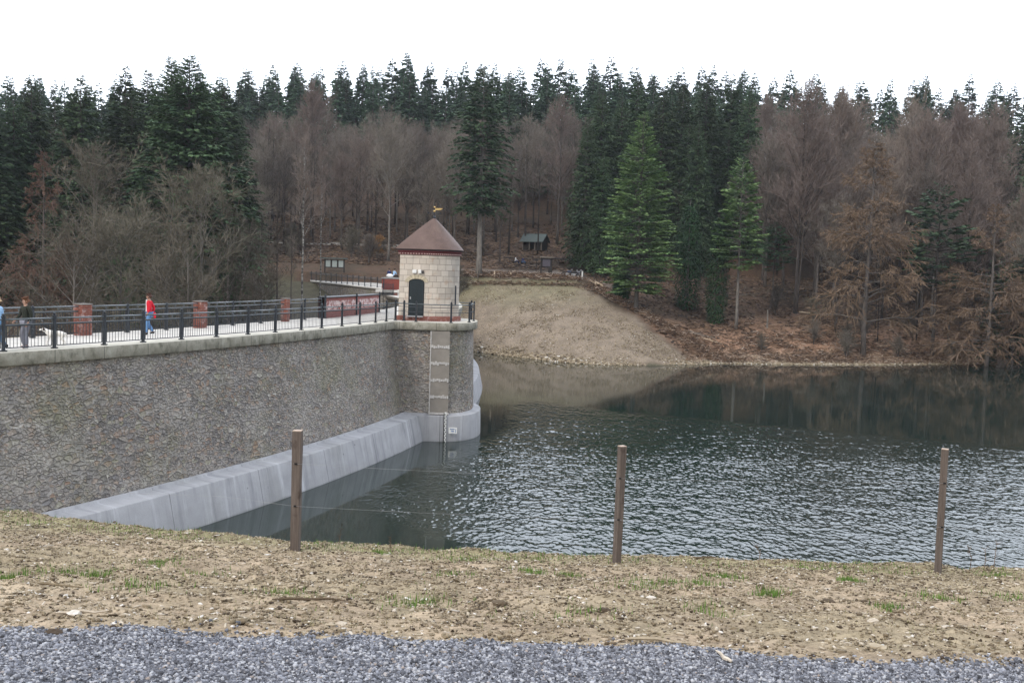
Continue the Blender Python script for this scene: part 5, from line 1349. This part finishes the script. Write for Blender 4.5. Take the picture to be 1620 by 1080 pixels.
# ---------------------------------------------------------------- hut, boards, posts, bikes on the far bank
def place(px,py,Y0):
    """walk along the sight line to the ground"""
    a,b=ray(px,py); best=None
    for Y in np.arange(Y0-25,Y0+45,.25):
        d=b*Y-Hs(a*Y,Y)
        if d<=0: return Vector((a*Y,Y,Hs(a*Y,Y)))
    Y=Y0; return Vector((a*Y,Y,Hs(a*Y,Y)))
q=place(846,396,165); k_=q.y/165
hut=empty('wooden_hut',q,R(-24),label='small dark open-fronted hut with grey-green gabled roof in the wood',cat='hut')
W_,D_,Hh=3.3*k_,2.3*k_,1.45*k_
m=MB(); m.box((0,D_/2,Hh/2),(W_,.1,Hh)); m.build('back_wall',M['darkwood'],hut)
for sx in(-1,1):
    m=MB(); m.box((sx*(W_/2-.05),0,Hh/2),(.1,D_-.1,Hh)); m.add([(sx*(W_/2-.06),-D_/2,Hh),(sx*(W_/2-.06),D_/2,Hh),(sx*(W_/2-.06),0,Hh+1.0*k_)],[(0,1,2)]); m.build('side_wall',M['darkwood'],hut)
for sx in(-1,1):
    m=MB(); m.box((sx*W_*.33,-D_/2,.35*k_),(W_*.30,.08,.7*k_)); m.build('front_board',M['darkwood'],hut)
for x_ in(-W_/2+.08,-W_*.14,W_*.14,W_/2-.08):
    m=MB(); m.box((x_,-D_/2,Hh/2),(.14,.14,Hh)); m.build('post',M['oldwood'],hut)
for sy in(-1,1):
    m=MB(); a_=Vector((0,sy*(D_/2+.45),Hh-.22*k_));b_=Vector((0,-sy*.03,Hh+1.05*k_)); x_=W_/2+.35
    up=Vector((0,0,.09)); vs=[Vector((-x_,a_.y,a_.z)),Vector((x_,a_.y,a_.z)),Vector((x_,b_.y,b_.z)),Vector((-x_,b_.y,b_.z))]; vs+= [v+up for v in vs]
    m.add(vs,[(0,3,2,1),(4,5,6,7),(0,1,5,4),(1,2,6,5),(2,3,7,6),(3,0,4,7)]); m.build('roof',M['greyroof'],hut)
def board(px0,px1,ptop,pbot,Y0,label,panels,rz=0,roofm='greyroof',pm=None):
    q=place((px0+px1)/2,pbot,Y0); s=q.y/F; Wd=(px1-px0)*s; Hd=(pbot-ptop)*s
    e=empty('information_board',q,rz,label=label,cat='notice board')
    for sx in(-1,1):
        m=MB(); m.box((sx*Wd*.38,0,Hd/2),(.16,.16,Hd)); m.build('post',M['darkwood'],e)
    m=MB(); m.box((0,0,Hd*.96),(Wd,.7,.16)); m.build('roof',M[roofm],e)
    m=MB(); m.box((0,.04,Hd*.58),(Wd*.76,.06,Hd*.56)); m.build('frame',M['darkwood'],e)
    for k in range(panels):
        w=Wd*.76/panels; m=MB(); m.box((-Wd*.38+w*(k+.5),-.02,Hd*.60),(w*.72,.05,Hd*.46)); m.build('panel',pm or plain('pale_panel',(.34,.38,.36),.6),e)
    return e
board(509,549,408,431,146,'wide roofed notice board with three pale panels above the far railing',3)
board(853,875,406,431,146,'dark narrow notice board with pale roof edge below the hut',1,roofm='oldwood',pm=plain('dark_panel',(.10,.09,.11),.7))
q=place(870,432,144); m=MB(); m.box((0,0,.45),(.5,.4,.75)); m.box((0,0,.86),(.56,.46,.08)); o=m.build('litter_bin',M['darkwood'],loc=q,bevel=.02); tag(o,'small dark litter bin at the foot of the narrow notice board','litter bin')
q=place(848,433,144); e=empty('sign_post',q,label='thin dark sign post left of the narrow notice board',cat='sign'); m=MB(); m.tube([(0,0,-.2),(0,0,2.0)],.05,6); m.build('post',M['darkwood'],e); m=MB(); m.box((0,-.05,1.85),(.42,.04,.3)); m.build('sign_panel',M['darkwood'],e)
for k,(px,py,h,lb) in enumerate([(755,446,1.1,'pale wooden post at the top of the cleared bank, just right of the tower'),(782,443,.95,'pale wooden post on the far bank, second from the tower'),(808,440,.75,'short pale wooden post on the far bank, third from the tower')]):
    q=place(px,py,140); m=MB(); m.box((0,0,h/2-.1),(.14,.14,h+.2)); o=m.build('wooden_post',M['palewood'] if k else M['oldwood'],loc=q,bevel=.01); tag(o,lb,'post')
q=place(921,442,139); m=MB(); m.tube([(0,0,-.1),(0,0,1.05)],.11,8); m.tube([(0,0,1.0),(0,0,1.12)],[.11,.07],8); o=m.build('marker_post',M['white'],loc=q); tag(o,'short white marker post right of the parked motorcycles','marker post')
def bike(px,py,rz,label,c):
    q=place(px,py,141); e=empty('motorcycle',q,rz,label=label,cat='motorcycle',group='motorcycles parked on the far bank')
    for x_ in(-.68,.68):
        w_=MB(); 
        pts=[Vector((x_+.30*math.cos(2*PI*k/12),0,.32+.30*math.sin(2*PI*k/12))) for k in range(13)]; w_.tube(pts,.06,5,caps=False); wh=w_.build('wheel',M['black'],e); h_=MB(); h_.tube([(x_,-.06,.32),(x_,.06,.32)],.08,8)
        for k in range(3): h_.tube([(x_-.28*math.cos(k*PI/3),0,.32-.28*math.sin(k*PI/3)),(x_+.28*math.cos(k*PI/3),0,.32+.28*math.sin(k*PI/3))],.012,4)
        h_.build('rim',M['steelplate'],wh)
    m=MB(); m.box((0,0,.48),(.55,.26,.38)); m.build('engine',M['steelplate'],e,bevel=.04)
    m=MB(); m.ball((.16,0,.84),.22,sc=(1.5,.75,.75)); m.build('tank',c,e,smooth=True)
    m=MB(); m.box((-.40,0,.80),(.70,.26,.12)); m.build('seat',M['black'],e,bevel=.04)
    m=MB(); m.tube([(.68,0,.32),(.45,0,1.02)],.035,6); m.tube([(.42,-.36,1.08),(.46,0,1.04),(.42,.36,1.08)],.02,5); m.build('fork',M['iron'],e)
    m=MB(); m.box((.56,0,1.10),(.05,.26,.22),0); m.build('windscreen',M['steelplate'],e)
    return e
bike(898,440,R(15),'left parked motorcycle with pale windscreen beside the white marker post',plain('blue_grey_tank',(.05,.06,.10),.3))
bike(907,441,R(-35),'middle parked motorcycle beside the white marker post',plain('black_tank',(.02,.02,.02),.3))
bike(914,441,R(40),'right parked motorcycle, nearest the white marker post',plain('grey_tank',(.2,.2,.22),.3))
# fallen logs and poles
for px,py,L,az,r0_,mt,lb in [(905,412,9,.02,.16,'bark','long dark fallen trunk lying behind the narrow notice board'),(835,411,7,.05,.10,'bark_dark','thin fallen trunk lying left of the narrow notice board'),(940,453,2.6,-1.1,.14,'palewood','pale cut log at the right top corner of the cleared bank'),(947,457,1.3,-.4,.20,'palewood','short pale log end beside the other cut log'),(862,448,1.2,.1,.16,'palewood','pale log lying at the top of the cleared bank'),(1110,532,3.4,-.35,.12,'oldwood','grey log lying across the debris below the ivy-clad trunks'),(1125,541,2.6,-.6,.10,'palewood','pale log at the shore below the ivy-clad trunks'),(1295,552,4.2,-.3,.07,'palewood','bent pale branch on the shore left of the tan larch'),(1395,548,2.2,.5,.07,'palewood','pale branch on the shore below the tan larch'),(1430,553,3.0,.1,.07,'palewood','pale fallen branch on the shore right of the tan larch'),(1280,497,3.0,.2,.1,'palewood','pale log on the leafy slope right of the dead stub'),(1370,482,11,.03,.13,'bark_dark','long dark fallen trunk on the leafy slope behind the tan larch'),(700,438,3.5,.0,.06,'palewood','pale pole lying beside the foot of the big fir'),(1025,495,2.2,-.9,.12,'palewood','pale log on the debris heap at the right edge of the cleared bank')]:
    q=place(px,py,134); m=MB(); d=Vector((math.cos(az),math.sin(az),0)); pts=[]
    for k in range(6):
        t=k/5-.5; pts.append(d*L*t+Vector((0,rnd.uniform(-.06,.06)*L*.3,Hs(q.x+d.x*L*t,q.y+d.y*L*t)-q.z+r0_*.8+rnd.uniform(0,.08))))
    m.tube(pts,[r0_*(1-.45*k/5) for k in range(6)],7)
    if L>2: 
        for k in range(4):
            b=pts[rnd.randrange(1,5)]; m.tube([b,b+Vector((rnd.uniform(-.6,.6),rnd.uniform(-.5,.5),rnd.uniform(.1,.5)))],[.04,.012],4)
    o=m.build('fallen_log',M[mt],loc=q); tag(o,lb,'log')
q=place(1213,521,124); m=MB(); m.tube([(0,0,-.3),(.05,0,1.2),(0,0,2.5)],[.13,.11,.08],7); o=m.build('tree_stub',M['bark_grey'],loc=q); tag(o,'grey dead tree stub on the shore slope right of the ivy-clad trunks','tree stub')
# brushwood and litter heaps
def sticks(name,pts,L,seed,mat,rad_=.038,zs_=.35):
    r=np.random.default_rng(seed); n=len(pts); az=r.uniform(0,2*PI,n); el=r.normal(.12,.28,n); l=r.uniform(.35,1,n)*L
    d=np.stack([np.cos(az)*np.cos(el),np.sin(az)*np.cos(el),np.sin(el)],1)*l[:,None]/2
    p=pts.copy(); p[:,2]+=r.uniform(0,zs_,n); V,f=prisms(p-d,p+d,r.uniform(.4,1.4,n)*rad_,r.uniform(.3,.8,n)*rad_)
    o=link(name,np_mesh(name,V,f,tone=r.uniform(0,1,n).repeat(6)**1.3,mats=[mat])); return tag(o,kind='stuff')
pl_=[]
for k in range(2600):       # brush band above the cleared bank
    px=rnd.uniform(728,915); Y=rnd.uniform(137.4,141.5); x=(px-810)/F*Y; pl_.append((x,Y,Hs(x,Y)+rnd.uniform(0,.35)*fbm(x*.5,Y*.5,5)))
for k in range(3600):       # heap along the edge of the cleared bank
    t=rnd.random(); px=935+t*215+rnd.gauss(0,11); py=455+t*108*(.8+.2*t)+rnd.gauss(0,6)
    a,b=ray(px,py); Y=138-t*18+rnd.gauss(0,.6); x=a*Y; pl_.append((x,Y,Hs(x,Y)+rnd.uniform(0,.5)*fbm(x*.6,Y*.6,6)))
for k in range(5200):
    px=rnd.uniform(1080,1625); x0=(px-810)/F*125; Y=float(shoreY(x0))+abs(rnd.gauss(6,5)); x=(px-810)/F*Y; pl_.append((x,Y,Hs(x,Y)+.03))
pl_=np.array(pl_); sticks('brushwood',pl_,1.1,9,M['debris'])
n=34000; px=rng.uniform(380,1640,n); Y=rng.uniform(118,190,n)**1.0; x=(px-810)/F*Y
k=(Y>shoreY(x)+2)&((x>(9+(137-Y)*.56+1.5))|(Y>146)); x=x[k];Y=Y[k]
scatter_lumps('leaf_litter',np.c_[x,Y,H(x,Y)+.05],rng.uniform(.12,.38,len(x)),rng.uniform(.15,.45,len(x)),M['litter'],rng.uniform(0,1,len(x)),12,aniso=rng.uniform(.8,2.2,len(x)))
# stones along the far waterline and bank
n=5200; x=rng.uniform(-6,64,n); Y=shoreY(x)+rng.exponential(.5,n)-.1
scatter_lumps('shore_stones',np.c_[x,Y,H(x,Y)+.02],rng.uniform(.06,.24,n)*np.where(x<8,1.3,.8),rng.uniform(.4,.8,n),M['chips'],np.clip(rng.normal(.55,.25,n),0,1),13,aniso=rng.uniform(.9,1.8,n))
n=16000; Y=rng.uniform(113,137,n); x=rng.uniform(-7,20,n); k=(Y>shoreY(x))&(x<9+(137-Y)*.56); x=x[k];Y=Y[k]
scatter_lumps('bank_stones',np.c_[x,Y,H(x,Y)],rng.uniform(.04,.14,len(x)),rng.uniform(.4,.8,len(x)),M['chips'],np.clip(rng.normal(.5,.2,len(x)),0,1),14)
# ---------------------------------------------------------------- the air
hz=MB(); hz.box((0,170,22),(620,560,95)); ho=hz.build('haze',(lambda s:(s.t.links.clear(),s.t.nodes.remove(s.b),[s.t.links.new(x.outputs[0],s.o.inputs['Volume']) for x in [s.n('VolumePrincipled',{'Color':(.80,.86,.95),'Density':.00015,'Anisotropy':.2})]],s.m)[-1])(N('air')))
tag(ho,kind='stuff')
